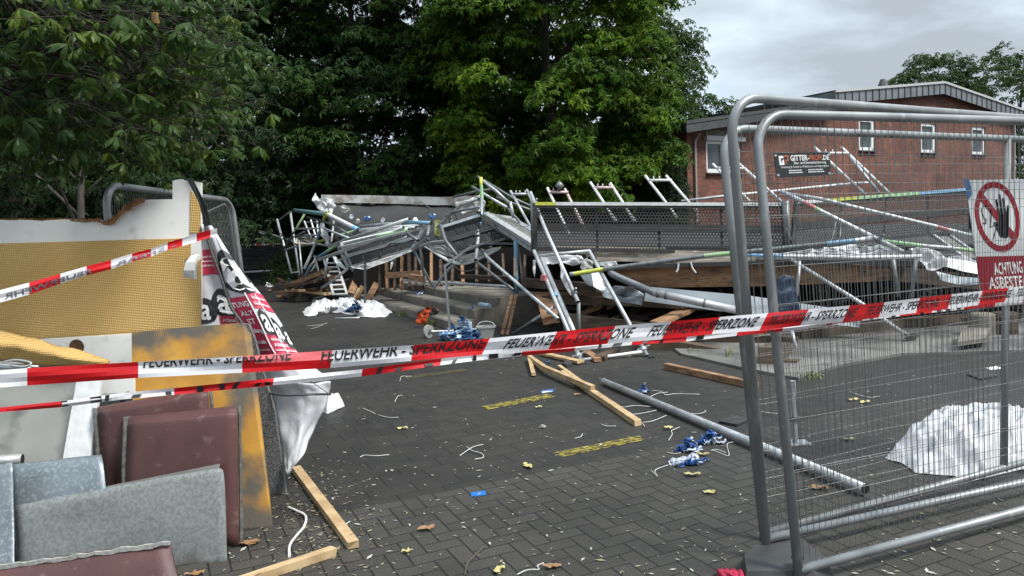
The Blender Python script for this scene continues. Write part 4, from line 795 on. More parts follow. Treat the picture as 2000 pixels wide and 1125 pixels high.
z = catm([P(398, 424, 4.72), P(409, 477, 4.71), P(428, 531, 4.69), P(449, 592, 4.67), P(463, 617, 4.65), P(486, 649, 4.64), P(498, 690, 4.63), P(515, 730, 4.63)], 6)
MB().tube(z, .010, 6).make('zip', zipm, bag)
z = catm([P(526, 768, 4.56), P(560, 772, 4.5), P(610, 770, 4.52), P(646, 770, 4.62)], 6); MB().tube(z, .008, 6).make('zip', zipm, bag)
z = catm([P(592, 735, 4.56), P(615, 750, 4.55), P(646, 772, 4.62)], 5); MB().tube(z, .0025, 5).make('cord', tink, bag)
# printed red fields and logos, following the cloth
def field(pa, s0, s1, t0, t1, m, name, off=.006, n=8, top=None):
    mb = MB(); vs = []
    for j in range(n+1):
        for i in range(n+1): vs.append(pa.evn(s0+(s1-s0)*i/n, t0+(t1-t0)*j/n, off))
    mb.add(vs, [(j*(n+1)+i, j*(n+1)+i+1, (j+1)*(n+1)+i+1, (j+1)*(n+1)+i) for j in range(n) for i in range(n)]); return mb.make(name, m, bag, smooth=True)
def disc(pa, s, t_, rs_, rt_, m, name, off):
    mb = MB(); vs = [pa.evn(s, t_, off)]+[pa.evn(min(1, max(0, s+rs_*math.cos(a*math.pi/14)*(1.15 if math.sin(a*math.pi/14) > 0 else 1))), t_+rt_*math.sin(a*math.pi/14), off) for a in range(28)]
    mb.add(vs, [(0, i+1, (i+1) % 28+1) for i in range(28)]); mb.make(name, m, bag)
def letters(pa, items, m, off=.012, name='lettering'):
    mb = MB()
    for (s, x0, x1, y0, y1, sk) in items: decal(mb, s, lambda x, y: pa.evn(x0+(x1-x0)*x+sk*y, y0+(y1-y0)*y, off), bold=.02)
    mb.make(name, m, bag)
field(p2, .03, .46, .42, .82, bagr, 'printed_field'); field(p2, .50, .99, .385, .485, bagr, 'printed_field'); field(p2, .48, .99, .635, .82, bagr, 'printed_field')
field(p1, .02, .72, .27, .50, bagr, 'printed_field'); field(p1, .42, 1, .86, 1, bagr, 'printed_field')
disc(p2, .5, .28, .46, .125, tink, 'logo', .008)
disc(p1, .62, .74, .36, .135, tink, 'logo', .006); disc(p1, .06, .82, .3, .12, tink, 'logo', .007)
for s_c, t_c in ((.60, .565), (.79, .60), (.96, .64)): disc(p2, s_c, t_c, .115, .075, tink, 'logo', .008)
letters(p2, [('a', .2, .86, .375, .2, .0), ('a', .53, .68, .615, .52, 0), ('a', .73, .87, .65, .56, 0), ('a', .91, .99, .68, .60, 0), ('TUNG', .08, .42, .475, .445, 0), ('ÄLT', .16, .42, .525, .495, 0), ('ST', .22, .38, .575, .545, 0), ('rdung', .22, .45, .625, .6, 0), ('ENTHÄLT', .54, .82, .675, .655, 0), ('ASBEST', .54, .86, .71, .69, 0), ('Gesundheitsgefährdung', .52, .95, .74, .727, 0), ('Enthält', .14, .42, .69, .67, 0), ('Asbeststaub', .16, .42, .735, .72, 0), ('Sicherheit', .55, .9, .465, .45, 0), ('beachten', .58, .9, .43, .415, 0)], mat('print_white', (.75, .74, .75), rough=.5))
letters(p1, [('a', .42, .82, .83, .66, 0), ('a', -.0, .22, .90, .76, 0), ('ATENÇÃO', .48, .98, .92, .885, 0), ('AMIANTO', .48, .98, .97, .94, 0), ('Enthält', .06, .5, .35, .33, 0), ('Asbest', .06, .56, .39, .37, 0), ('einatmen', .06, .6, .43, .41, 0)], mat('print_white', (.7, .7, .7)))
for x in (.47, .72): strip(p2, [(x, t_) for t_ in (.40, .55, .7, .82)], .004, 'seam', MC['print_white'], .01)
st = MB(); st.slab([P(364, 349, 4.6), P(375, 348, 4.6), P(402, 400, 4.62), P(412, 440, 4.66), P(400, 442, 4.66), P(388, 395, 4.62)], .006)
st.make('lifting_strap', mat('strap_black', (.05, .052, .055), (.02, .02, .02), 60, .45, .55, rough=.8, stretch=(1, 1, 6)), bag)
# ---------------------------------------------------------------- the wreck: platform, roofs, timbers
D1 = V((-math.sin(R(23.5)), math.cos(R(23.5)), 0)); D2 = V((-D1.y, D1.x, 0))       # along the steps / down the steps
S0 = V((-.30, 12.3, 0))
def ST(a, b, z): return S0+D1*a+D2*b+V((0, 0, z))
t = thing('concrete_steps', 'worn concrete steps with three treads in front of the collapsed building', 'steps', ST(3, .3, 0))
for b0, b1, z in ((-1.0, 0, .48), (0, .36, .32), (.36, .74, .16)):
    mb = MB(); L_ = 8.0; n = 16; r7 = random.Random(int(z*100))
    for k in range(n):          # slightly worn edges: short blocks with chamfered nosing
        a, c = L_*k/n, L_*(k+1)/n; dz = -.004*r7.random(); e = .018+.012*r7.random(); b_ = b0-(.0 if z > .4 else .02)
        pr = [(b_, 0), (b1, 0), (b1, z-e), (b1-e, z+dz), (b_, z+dz)]
        vs = [ST(a, x, y) for x, y in pr]+[ST(c, x, y) for x, y in pr]
        mb.add(vs, [(i, (i+1) % 5, 5+(i+1) % 5, 5+i) for i in range(5)]+([(0, 1, 2, 3, 4)] if k == 0 else [])+([(9, 8, 7, 6, 5)] if k == n-1 else []))
    mb.make('step', concrete, t)
felt = mat('roof_felt', (.038, .038, .036), (.024, .0245, .024), 1.6, rough=.8, c3=(.1, .1, .095), s3=60, lo3=.58, hi3=.72, bump=.01, bscale=8)
felt2 = mat('felt_seam', (.025, .026, .026), rough=.8)
inner = mat('void_shade_wall', (.02, .014, .011), (.009, .007, .006), 2.5, rough=.9)
H = thing('collapsed_building', 'collapsed timber building with grey felt roof behind the concrete steps', 'ruin', P(800, 540, 17.5)-V((0, 0, P(800, 540, 17.5).z)))
pf = Patch([[P(650, 392, 20.5), P(780, 390, 20), P(940, 388, 19)], [P(640, 420, 19.3), P(780, 425, 18.8), P(950, 420, 18)], [P(655, 470, 18.9), P(790, 480, 18.3), P(955, 455, 17)], [P(690, 512, 18.8), P(830, 498, 17.9), P(960, 485, 16.6)]])
vs, fs, uv = pf.grid(40, 20, .05, 5); rf = mk('roof', vs, fs, felt, H, smooth=True, sol=.12)
mb = MB()
for s in (.08, .24, .38, .52, .66, .8, .93): mb.tube([pf.evn(s-.0+.10*t_, t_, .07) for t_ in (.02, .2, .4, .6, .8)], .012, 5)
mb.make('felt_seam', felt2, rf)
mb = MB()
for s in (.16, .27, .37, .47, .57, .7, .8): 
    c = pf.evn(s, .13, .09); mb.beam(c-V((.12, 0, 0)), c+V((.12, 0, .0)), .1, .07)
mb.make('vent_slot', felt2, rf)
mb = MB(); e = [P(636, 389, 20.2), P(740, 390.5, 19.9), P(800, 392, 19.6), P(860, 394, 19.2), P(940, 391, 18.6)]
for a, b_ in zip(e[:-1], e[1:]): mb.beam(a-V((0, .35, 0)), b_-V((0, .35, 0)), .14, .2)
mb.make('fascia', mat('fascia_white', (.66, .65, .62), (.32, .27, .22), 2.5, .45, .6, rough=.7), rf)
mb = MB(); e = [P(640, 385, 20.15), P(740, 385.5, 19.85), P(860, 387.5, 19.15), P(937, 384, 18.55)]
for a, b_ in zip(e[:-1], e[1:]): mb.beam(a, b_, .1, .05, jag=.02)
mb.make('edge_batten', wood_o, rf)
# wall frame under the roof: studs and back panels coloured near-black for the void's shade
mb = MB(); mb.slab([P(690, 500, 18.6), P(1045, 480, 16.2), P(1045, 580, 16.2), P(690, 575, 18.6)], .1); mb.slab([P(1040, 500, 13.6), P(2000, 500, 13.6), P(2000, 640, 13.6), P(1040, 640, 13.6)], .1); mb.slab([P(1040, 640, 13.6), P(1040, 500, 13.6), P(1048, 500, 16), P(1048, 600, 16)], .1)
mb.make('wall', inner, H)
rs4 = random.Random(9)
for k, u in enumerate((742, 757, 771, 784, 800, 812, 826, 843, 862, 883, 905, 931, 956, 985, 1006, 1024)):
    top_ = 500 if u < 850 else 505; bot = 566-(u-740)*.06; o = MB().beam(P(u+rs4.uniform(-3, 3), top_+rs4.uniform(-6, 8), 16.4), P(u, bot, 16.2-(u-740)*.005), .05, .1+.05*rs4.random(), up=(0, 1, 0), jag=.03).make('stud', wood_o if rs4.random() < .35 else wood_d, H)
for (a, b_, wd_, m) in ((P(754, 538, 15.9), P(824, 534, 15.4), .12, wood_o), (P(900, 540, 14.8), P(1035, 545, 13.6), .08, wood_d), (P(800, 541, 15.2), P(830, 545, 14.8), .12, wood_o)):
    MB().beam(a, b_, .08, wd_, jag=.03).make('rail', m, H)
# flat roof at right: slab, white weathered fascia, long glulam beam, gutter
mb = MB(); mb.slab([P(1048, 496, 10.8), P(1500, 508, 10.4), P(1910, 505, 10.2), P(2100, 500, 11.0), P(2060, 470, 14.5), P(1055, 476, 14.5)], .1); ro = mb.make('roof', felt, H)
mb = MB(); mb.beam(P(1145, 493, 10.6), P(1475, 501, 10.3), .1, .12); mb.beam(P(1165, 506, 10.45), P(1440, 511, 10.25), .06, .05); mb.make('fascia', wood_w, ro)
mb = MB(); mb.beam(P(1080, 488, 10.9), P(1300, 491, 10.8), .2, .1); mb.make('fascia', wood_w, ro)
bm_ = Patch([[P(1195, 527, 10.2), P(1330, 516, 10.15), P(1500, 512, 10.1), P(1640, 515, 10.05), P(1735, 522, 10.0)], [P(1260, 561, 10.2), P(1340, 560, 10.15), P(1500, 558, 10.1), P(1640, 552, 10.05), P(1735, 547, 10.0)]]); vs, fs, uv = bm_.grid(24, 3, .01, 4); mk('edge_beam', vs, fs, wood_o, H, sol=.1)
mb = MB(); mb.slab([P(1046, 482, 12.2), P(1920, 478, 12.2), P(1925, 436, 14.2), P(1046, 446, 14.2)], .08); mb.make('roof', felt, H)
mb = MB(); mb.beam(P(1735, 533, 10.05), P(1990, 560, 10.6), .12, .2, jag=.05); mb.make('edge_beam', wood_d, H)
# dark felt overhang above the beam
mb = MB(); mb.beam(P(1200, 521, 10.12), P(1480, 513, 10.0), .2, .05, jag=.03); mb.beam(P(1480, 511, 10.0), P(1790, 512, 9.9), .2, .05, jag=.03); mb.make('felt_overhang', felt2, ro)
# posts and broken frames in the void at right
for (u, v0, v1, d, m) in ((1530, 560, 640, 10.6, wood_d), (1600, 560, 640, 10.8, wood_d), (1850, 560, 640, 10.8, wood_d)):
    MB().beam(P(u, v0, d), P(u+4, v1, d), .1, .1, up=(0, 1, 0)).make('stud', m, H)
# big cross timbers, sleepers and base under the right part (each a loose timber)
def timber(label, a, b_, wd_, ht, m, name='timber', cat='timber', jag=.02, up=(0, 0, 1), group=None):
    mb = MB(); mb.beam(a, b_, wd_, ht, jag=jag, up=up); return tag(mb.make(name, m), label, cat, group)
timber('long dark timber beam with splintered end left of the zinc sheet', P(1028, 552, 11.2), P(1168, 562, 10.4), .14, .13, wood_d)
MB_ = MB(); rj = random.Random(5)
for k in range(9): a = P(1166, 556+k*1.7, 10.4); MB_.beam(a-V((.05, 0, 0)), a+V((.04+.09*rj.random(), 0, .01)), .02, .012)
MB_.make('splintered_end', wood_o, bpy.data.objects['timber'])
timber('dark squared timber under the splintered beam', P(1060, 585, 11), P(1290, 590, 10.2), .16, .12, wood_d)
timber('thin dark board crossing behind the leaning scaffold frame', P(1040, 575, 11.6), P(1200, 574, 11.0), .1, .07, wood_o)
timber('brown timber beneath the zinc gutter sheet', P(1180, 588, 10.2), P(1470, 604, 9.9), .12, .09, wood_d)
timber('greyish base timber behind the white crossbar feet', P(1105, 628, 10.3), P(1330, 655, 9.8), .16, .22, wood_w if False else mat('wood_damp', (.12, .085, .055), (.06, .045, .03), 5, rough=.85, bump=.004, stretch=(.5, 1, 3)))
timber('heavy brown ground beam running to the log block', P(1250, 668, 9.5), P(1500, 712, 8.9), .16, .2, MC['wood_damp'])
timber('second heavy ground beam above the brown one', P(1240, 645, 10), P(1560, 672, 9.3), .16, .17, wood_d)
timber('broad broken timber board end sticking out below the tape', P(1282, 632, 9.4), P(1345, 604, 9.9), .2, .05, wood_o)
timber('splintered orange timber chunk beside the step end', P(1063, 578, 11.0), P(1076, 626, 10.6), .24, .1, wood_o, up=(0, 1, 0), jag=.08)
timber('dark timber baulk in the void under the beam at right', P(1440, 630, 10.2), P(1790, 600, 10.8), .15, .14, wood_d)
timber('timber baulk lying on the pale concrete slab', P(1560, 655, 9.6), P(1900, 622, 10.6), .16, .16, MC['wood_damp'])
timber('dark timber baulk at the right edge above the slab', P(1800, 590, 10), P(2060, 575, 10.2), .16, .14, wood_d)
# stacked sleepers (block) behind the fence
for k, (u, v, lab) in enumerate(((1492, 728, 'log block end lying lowest beside the yellow jack, behind the fence post'), (1535, 722, 'square log block behind the second fence post'), (1500, 697, 'log block resting on top of the two lower blocks'))):
    timber(lab, P(u, v, 8.0), P(u+26, v-12, 8.7), .22, .2, MC['wood_damp'] if k else wood_d, 'log_block', 'log')
for u, lab in ((1918, 'brown stone block standing on the slab left of the middle fence post'), (1962, 'dark wooden block standing on the slab right of the middle fence post')):
    c = P(u, 640, 9.3); c.z = .03; mb = MB(); pr = [(math.cos(a*math.pi/5+.3)*(.16+.012*((a*7) % 3)), math.sin(a*math.pi/5+.3)*.14) for a in range(10)]
    hh = .27; mb.add([c+V((x, y, 0)) for x, y in pr]+[c+V((x*.93, y*.93, hh*.9)) for x, y in pr]+[c+V((x*.8, y*.8, hh)) for x, y in pr], [(20, 21, 22, 23, 24, 25, 26, 27, 28, 29)]+[(r_*10+i, r_*10+(i+1) % 10, (r_+1)*10+(i+1) % 10, (r_+1)*10+i) for r_ in range(2) for i in range(10)])
    tag(mb.make('stump', concrete if u < 1930 else wood_d), lab, 'block')
tag(MB().slab([P(1870, 668, 8.2), P(1925, 660, 8.4), P(1935, 640, 8.9), P(1880, 640, 9.0)], .05).make('stone_block', concrete), 'flat pale stone kerb piece on the slab left of the fence middle post', 'stone')
# zinc gutter sheets
gz = mat('gutter_zinc', (.27, .30, .32), (.17, .19, .21), 2.2, rough=.38, metal=.45, bump=.004, bscale=5)
def psheet(name, label, pts, m, th=.006, cat='sheet', amp=.0, n=None, lin=True, parent=None, sm=False):
    pa = Patch([[P(*x) for x in r] for r in pts], lin); nn = n or (8, 8); vs, fs, uv = pa.grid(nn[0], nn[1], amp, 4, seed=len(vs_cnt)); vs_cnt.append(1)
    o = mk(name, vs, fs, m, parent, smooth=sm, sol=th, uv=uv)
    if parent is None: tag(o, label, cat)
    return pa, o
vs_cnt = []
psheet('gutter_sheet', 'long pale zinc gutter sheet behind the downpipe', [[(1262, 560, 10.0), (1460, 577, 9.7), (1680, 610, 9.5)], [(1258, 588, 9.9), (1440, 612, 9.6), (1680, 640, 9.4)]], gz)
psheet('gutter_sheet', 'dented zinc sheet with folded corner left of the downpipe', [[(1200, 558, 10.1), (1232, 560, 9.95), (1258, 574, 9.95)], [(1176, 574, 9.9), (1216, 578, 10.1), (1256, 580, 9.8)], [(1178, 580, 9.9), (1214, 590, 9.9), (1254, 596, 9.8)]], gz)
psheet('gutter_sheet', 'crumpled zinc piece under the yellow tube end', [[(1132, 536, 10.2), (1155, 533, 10.15), (1172, 532, 10.2)], [(1146, 556, 10.1), (1160, 560, 10.0), (1188, 555, 10.1)], [(1172, 570, 10), (1178, 572, 10), (1190, 566, 10)]], gz)
dp = MB(); dp.tube(catm([P(1192, 531, 10.1), P(1205, 540, 10.0), P(1265, 566, 9.75), P(1277, 572, 9.7)], 4), .047, 14); pa_ = dp.make('downpipe', mat('downpipe_grey', (.24, .25, .26), (.2, .21, .22), 5, rough=.4, metal=.4)); smooth_tube(pa_); tag(pa_, 'broken zinc downpipe lying across the gutter sheet, paler towards its lower end', 'pipe')
smooth_tube(MB().tube([P(1275, 571, 9.7), P(1440, 606, 9.3)], .05, 14, cap=1).make('lower_pipe', [mat('pipe_pale', (.5, .51, .52), (.4, .41, .42), 7, rough=.42, metal=.3), hollow_shade], pa_))
m_ = MB()
for u, v, d in ((1283, 573, 9.68), (1299, 576.5, 9.64), (1374, 592, 9.46)): a = P(u, v, d); m_.tube([a, a+(P(1440, 606, 9.3)-P(1275, 571, 9.7)).normalized()*.03], .055, 14)
smooth_tube(m_.make('pipe_collar', galvd, pa_))
psheet('gutter_sheet', 'bright bent zinc strip ending behind the warning sign', [[(1828, 530, 9.6), (1870, 540, 9.5), (1930, 545, 9.4)], [(1838, 548, 9.5), (1870, 556, 9.4), (1930, 556, 9.3)]], gz)
psheet('gutter_sheet', 'thin zinc strips fanned out beside the crumpled membrane at right', [[(1842, 502, 9.9), (1880, 508, 9.8), (1935, 522, 9.7)], [(1845, 520, 9.8), (1880, 530, 9.7), (1935, 540, 9.6)]], galv)
# ---------------------------------------------------------------- perforated scaffold decks
def perf(name, base, base2, w_=.045, h_=.04, r_=.36, rough=.6, metal=.3):
    m = bpy.data.materials.new(name); m.use_nodes = True; nt = m.node_tree; L = nt.links.new; b = nt.nodes['Principled BSDF']; b.inputs['Roughness'].default_value = rough; b.inputs['Metallic'].default_value = metal
    uv = N(nt, 'ShaderNodeUVMap'); s = N(nt, 'ShaderNodeSeparateXYZ'); L(uv.outputs[0], s.inputs[0])
    def M(op, a, c=None):
        n = N(nt, 'ShaderNodeMath', operation=op)
        for i, x in enumerate((a, c)):
            if x is None: continue
            if isinstance(x, (int, float)): n.inputs[i].default_value = x
            else: L(x, n.inputs[i])
        return n.outputs[0]
    y = M('DIVIDE', s.outputs[1], h_); row = M('FLOOR', y); off = M('MULTIPLY', M('FLOORED_MODULO', row, 2), .5)
    x = M('ADD', M('DIVIDE', s.outputs[0], w_), off); fx = M('SUBTRACT', M('FRACT', x), .5); fy = M('SUBTRACT', M('FRACT', y), .5)
    d = M('SQRT', M('ADD', M('MULTIPLY', fx, fx), M('MULTIPLY', M('MULTIPLY', fy, fy), .8)))
    hole = M('LESS_THAN', d, r_)
    n = N(nt, 'ShaderNodeTexNoise'); n.inputs['Scale'].default_value = 5; L(uv.outputs[0], n.inputs[0]); mxx = N(nt, 'ShaderNodeMix', data_type='RGBA'); mxx.inputs[6].default_value = rgb(base); mxx.inputs[7].default_value = rgb(base2); L(n.outputs[0], mxx.inputs[0]); L(mxx.outputs[2], b.inputs['Base Color'])
    tr = N(nt, 'ShaderNodeBsdfTransparent'); ms = N(nt, 'ShaderNodeMixShader'); L(hole, ms.inputs[0]); L(b.outputs[0], ms.inputs[1]); L(tr.outputs[0], ms.inputs[2]); L(ms.outputs[0], nt.nodes['Material Output'].inputs[0]); return m
pf_d = perf('perforated_dark', (.07, .072, .07), (.045, .046, .044)); pf_l = perf('perforated_light', (.3, .3, .27), (.2, .2, .18), r_=.3); dk = mat('deck_frame', (.06, .062, .058), (.04, .042, .038), 6, rough=.55, metal=.3); pf_m = perf('perforated_mid', (.03, .031, .031), (.02, .021, .021), r_=.36)
def deck(label, TL, TR, BR, BL, edge=(alu,), pm=None, bands=2, endcap=True, edge_w=.045, top_bands=None, cat='scaffold deck', frame=None, group=None):
    """scaffold deck plank(s): perforated web between folded edge rails"""
    c = [V(TL), V(TR), V(BR), V(BL)]; wd_ = (c[1]-c[0]).length; ht = (c[3]-c[0]).length; pm = pm or pf_d; frame = frame or dk
    f = lambda x, y: (c[3].lerp(c[2], x)).lerp(c[0].lerp(c[1], x), y); nn = (c[1]-c[0]).cross(c[3]-c[0]).normalized(); nn = nn if nn.dot(CAM-c[0]) > 0 else -nn
    t = thing('scaffold_deck', label, cat, f(.5, 0), group)
    for b in range(bands):
        y0, y1 = b/bands, (b+1)/bands; k = .13/bands
        vs = [f(.01, y0+k), f(.99, y0+k), f(.99, y1-k), f(.01, y1-k)]; ww = wd_; hh = ht*(y1-y0-2*k)
        mk('perforated_web', vs, [(0, 1, 2, 3)], pm, t, uv=[(0, 0), (ww, 0), (ww, hh), (0, hh)])
        mb = MB(); q = ht*k
        for y in (y0+k/2, y1-k/2):
            if y > .9 and edge: continue
            mb.beam(f(0, y), f(1, y), .05, q*.95, up=nn.cross(c[1]-c[0]))
        mb.make('edge_rail', frame, t)
    if edge:
        mb = MB(); n = len(edge) if not top_bands else len(top_bands); stops = top_bands or [i/n for i in range(n)]; stops = list(stops)+[1]
        for i in range(n): mb.beam(f(stops[i], 1-.02), f(stops[i+1], 1-.02), .07, edge_w, up=nn.cross(c[1]-c[0]), m=i)
        mb.make('top_rail', list(edge), t)
        mb = MB(); mb.beam(f(0, 1-.02)-V((0, 0, edge_w*.9)), f(1, 1-.02)-V((0, 0, edge_w*.9)), .05, edge_w*.9, up=nn.cross(c[1]-c[0])); mb.make('edge_rail', frame, t)
    if endcap:
        for x in (0, 1): MB().beam(f(x, 0), f(x, 1), .06, .06, up=nn).make('end_cap', frame, t)
    mb = MB()
    for x in (.25, .5, .75): mb.beam(f(x, .02)-nn*.03, f(x, .98)-nn*.03, .03, .02, up=nn)
    mb.make('stiffener', frame, t)
    return t, f
deck('pair of dark perforated scaffold decks on edge with yellow tipped pale top rail', P(1045, 396, 10.5), P(1531, 397, 10.35), P(1535, 497, 10.35), P(1046, 490, 10.5), edge=(paint_y, paint_w), top_bands=[0, .085])
deck('dark perforated scaffold deck on edge whose top rail is painted yellow, green and blue', P(1556, 394, 10.7), P(1895, 368, 11.6), P(1897, 452, 11.6), P(1546, 489, 10.6), edge=(paint_w, paint_y, paint_gl, paint_lb), top_bands=[0, .17, .32, .68], frame=dk)
deck('dark perforated scaffold deck at the right edge behind the warning sign', P(1897, 369, 11.6), P(2080, 352, 12.1), P(2090, 440, 12.1), P(1899, 451, 11.6), edge=(paint_w,), bands=1)
deck('dark tilted scaffold deck with half closed underside below the coloured upright', P(861, 445, 13.4), P(938, 421, 13.0), P(996, 467, 12.6), P(895, 497, 12.8), edge=(galv,), pm=pf_m, bands=2, edge_w=.06)
deck('pale perforated scaffold plank leaning diagonally against the deck pair', P(1044, 478, 11.4), P(948, 418, 13.4), P(1000, 426, 13.9), P(1044, 452, 12.0), edge=(alu,), pm=pf_l, bands=1, edge_w=.1, frame=galv)
deck('dark perforated scaffold decks with pale edges sagging behind the stair rail', P(661, 483, 17.9), P(829, 441, 17.2), P(806, 487, 16.5), P(681, 524, 17.2), edge=(galv,), pm=pf_m, bands=2, edge_w=.06, frame=galvd)
deck('pale perforated plank sloping behind the fence near the warning sign', P(1905, 522, 10.2), P(1818, 458, 11.4), P(1850, 456, 11.6), P(1935, 515, 10.4), edge=(), pm=pf_l, bands=1, frame=galv)
deck('small beige deck board inside the far left scaffold frames', P(583, 463, 22.5), P(616, 467, 22.3), P(612, 478, 21.9), P(577, 477, 22), edge=(), pm=pf_l, bands=1, frame=wood_w)
deck('long pale edged scaffold plank lying under the fanned tubes', P(668, 476, 16.3), P(829, 439, 15.9), P(830, 445, 15.7), P(669, 483, 16.1), edge=(paint_w,), pm=pf_m, bands=1, edge_w=.05, frame=galv)
# ---------------------------------------------------------------- loose scaffold tubes
GT = 'loose scaffold tubes of the collapsed scaffold'
def stube(label, pts, cols=None, r=.024, seg=10, name='scaffold_tube', cat='tube', cup=()):
    pts = [P(*p) for p in pts]; ms = cols or [galv]
    if len(ms) > 1 and len(pts) == 2:
        n = len(ms); pts = [pts[0].lerp(pts[1], i/n) for i in range(n+1)]
    uniq = []; [uniq.append(m) for m in ms if m not in uniq]; uniq.append(hollow_shade)
    idx = [uniq.index(ms[min(i, len(ms)-1)]) for i in range(len(pts)-1)]
    o = smooth_tube(MB().tube(pts, r, seg, m=idx, cap=len(uniq)-1).make(name, uniq)); tag(o, label, cat, GT if name == 'scaffold_tube' else None)
    if cup:
        mb = MB(); dr = (pts[-1]-pts[0]).normalized()
        for s in cup:
            a = pts[0].lerp(pts[-1], s); mb.tube([a-dr*.03, a+dr*.03], r*1.55, 8); mb.beam(a+V((0, -.02, .03)), a+V((.02, -.07, .07)), .02, .02)
        mb.make('coupler', galvd, o)
    return o
Y, Gn, Gl, Bu, Lb, Te, Rd, Wh, Gv, Gd, Al = paint_y, paint_g, paint_gl, paint_b, paint_lb, paint_t, paint_r, paint_w, galv, galvd, alu
stube('thick grey tube leaning left of the deck pair, broken off above the step end', [(1036, 376, 10.9), (1066, 450, 10.3), (1129, 590, 9.2)], r=.026, cup=(.12, .93))
stube('dark upright tube hanging from the broken leaning tube', [(1130, 590, 9.4), (1131, 690, 9.5)], [Gd])
stube('coloured upright with yellow tip, green and blue bands, tallest in the wreck', [(939, 346, 13.3), (940, 362, 13.3), (941, 386, 13.25), (940, 418, 13.2), (936, 447, 13.0), (929, 508, 12.5)], [Y, Gl, Gv, Bu, Gv], r=.032, cup=(.42, .7))
stube('dark tube running down right from the foot of the coloured upright', [(931, 512, 12.5), (1004, 567, 11.5)], [Gd])
stube('long bright diagonal tube ending at the double tubes of the leaning frame', [(937, 481, 13), (951, 502, 12.6), (1091, 624, 9.9)], r=.026)
stube('pale tube lying along the edge of the top step', [(786, 547, 16), (860, 552, 14.3), (994, 560, 12.2)], r=.026)
stube('light blue upright tube standing on the top step near the plank pair', [(1007, 470, 12.0), (1009, 573, 11.9)], [Bu, Lb, Gv, Bu] if False else [Bu, Gv, Bu], r=.032)
stube('grey tube slanting up right from the ground to the leaning frame', [(1001, 653, 11.1), (1082, 600, 10.6)], [Gd, Gv])
stube('long tube from the stair rail post up to the coloured upright', [(805, 489, 14.6), (902, 399, 13.8), (935, 389, 13.4)], [Gv, Lb, Gv] if False else [Gv], r=.03, cup=(.25, .6))
stube('bent tube arching in front of the tilted deck', [(823, 479, 14.4), (845, 473, 14), (869, 471, 13.6), (905, 476, 13.1), (932, 484, 12.8)], r=.024)
stube('dark thin brace below the lower end of the long tube', [(808, 489, 14.6), (824, 520, 14.4), (847, 563, 14.2)], [Gd])
stube('short pale tube whose end points down at the second step', [(847, 563, 14.1), (869, 534, 13.6), (912, 490, 13.2)], [Gv], r=.026)
stube('tube from the coloured upright down behind the yellow rag', [(870, 424, 13.9), (880, 415, 13.8), (938, 404, 13.2)], [Gv, Gd])
stube('upper of two tubes running right from the coloured upright tip', [(932, 344, 13.4), (960, 368, 13.6), (996, 398, 13.8)], [Gd])
stube('lower right running tube from the coloured upright tip', [(943, 353, 13.3), (968, 372, 13.2), (994, 396, 13.1)], [Gv])
stube('long dark tube crossing behind to the leaning thick tube', [(945, 352, 14.5), (1000, 386, 14.3), (1040, 404, 14.2)], [Gd])
stube('second long dark tube crossing lower behind the deck frame', [(970, 385, 14.8), (1040, 412, 14.3)], [Gd])
stube('thin tube descending below the two right running tubes', [(921, 364, 13.9), (944, 378, 13.8), (991, 406, 13.4)], [Gd, Gv])
stube('stub tube standing on the pale plank', [(996, 394, 13.2), (1003, 426, 13.2)], r=.03)
stube('dark tube rising flat left of the coloured upright tip', [(885, 385, 15), (938, 372, 14.8), (965, 370, 14.6)], [Gd])
stube('tube leaning right of the stub tube down to the plank edge', [(985, 400, 13.6), (1012, 430, 13.0), (1020, 440, 12.9)], [Gd])
# fanned tubes of the left cluster
stube('broad teal to white rail tube falling right over the white membrane', [(575, 411, 21), (634, 418, 19.0), (643, 420, 18.7), (690, 444, 17.6), (700, 449, 17.4)], [Te, Y, Wh, Lb], r=.055)
stube('steep tube banded yellow, blue and silver left of the ladder', [(637, 416, 18.8), (631, 432, 19.4), (620, 465, 20.3), (606, 500, 20), (594, 526, 19.8)], [Y, Lb, Gv, Wh], r=.04)
stube('thin yellow and green tube rising right past the membrane strip', [(619, 473, 20), (660, 461, 19), (694, 451, 18)], [Y, Gl], r=.035)
stube('long blue and green tube rising right from the scrap heap', [(616, 505, 19), (640, 490, 18.6), (660, 477, 18.2), (690, 455, 17.6), (705, 446, 17.4)], [Bu, Gl, Gv, Gd], r=.035)
stube('lowest long grey tube of the fan rising to the roof felt', [(623, 507, 17.4), (742, 464, 16.2), (788, 444, 15.8)], [Al], r=.038)
stube('top grey tube of the fan ending free over the felt', [(665, 473, 17.2), (733, 449, 16.4), (799, 428, 16)], [Al], r=.038, cup=(.55,))
stube('short grey tube resting on top of the fanned tubes', [(703, 442, 17.2), (757, 437, 16.6), (785, 437, 16.4)], [Gv], r=.03)
stube('white tube of the fan running to the blue stub', [(703, 450, 17), (760, 445, 16.5), (829, 441, 16)], [Wh, Al], r=.045)
stube('pale green tube of the fan below the white one', [(668, 478, 16.7), (742, 461, 16.1), (799, 448, 15.8)], [Gl, Gl, Al], r=.045)
stube('blue painted tube lying at the right end of the fan', [(795, 434, 16), (842, 436, 15.6)], [Bu], r=.045)
stube('thin tube crossing the fan from lower left', [(640, 481, 18), (722, 452, 17)], [Gv])
stube('green grey brace crossing the far left frame', [(595, 418, 22.5), (555, 486, 23)], [Gn, Gd], r=.032)
stube('horizontal rail across the two far left uprights, upper one', [(575, 447, 22.6), (625, 446, 21.6), (680, 462, 19)], [Gv], r=.028)
stube('horizontal rail across the two far left uprights, lower one', [(575, 462, 22.6), (625, 459, 21.6), (672, 470, 19)], [Gv], r=.028)
stube('curved rail at the foot of the small beige deck', [(555, 489, 23), (575, 482, 22.6), (618, 476, 21.5), (650, 482, 20)], [Gv], r=.03)
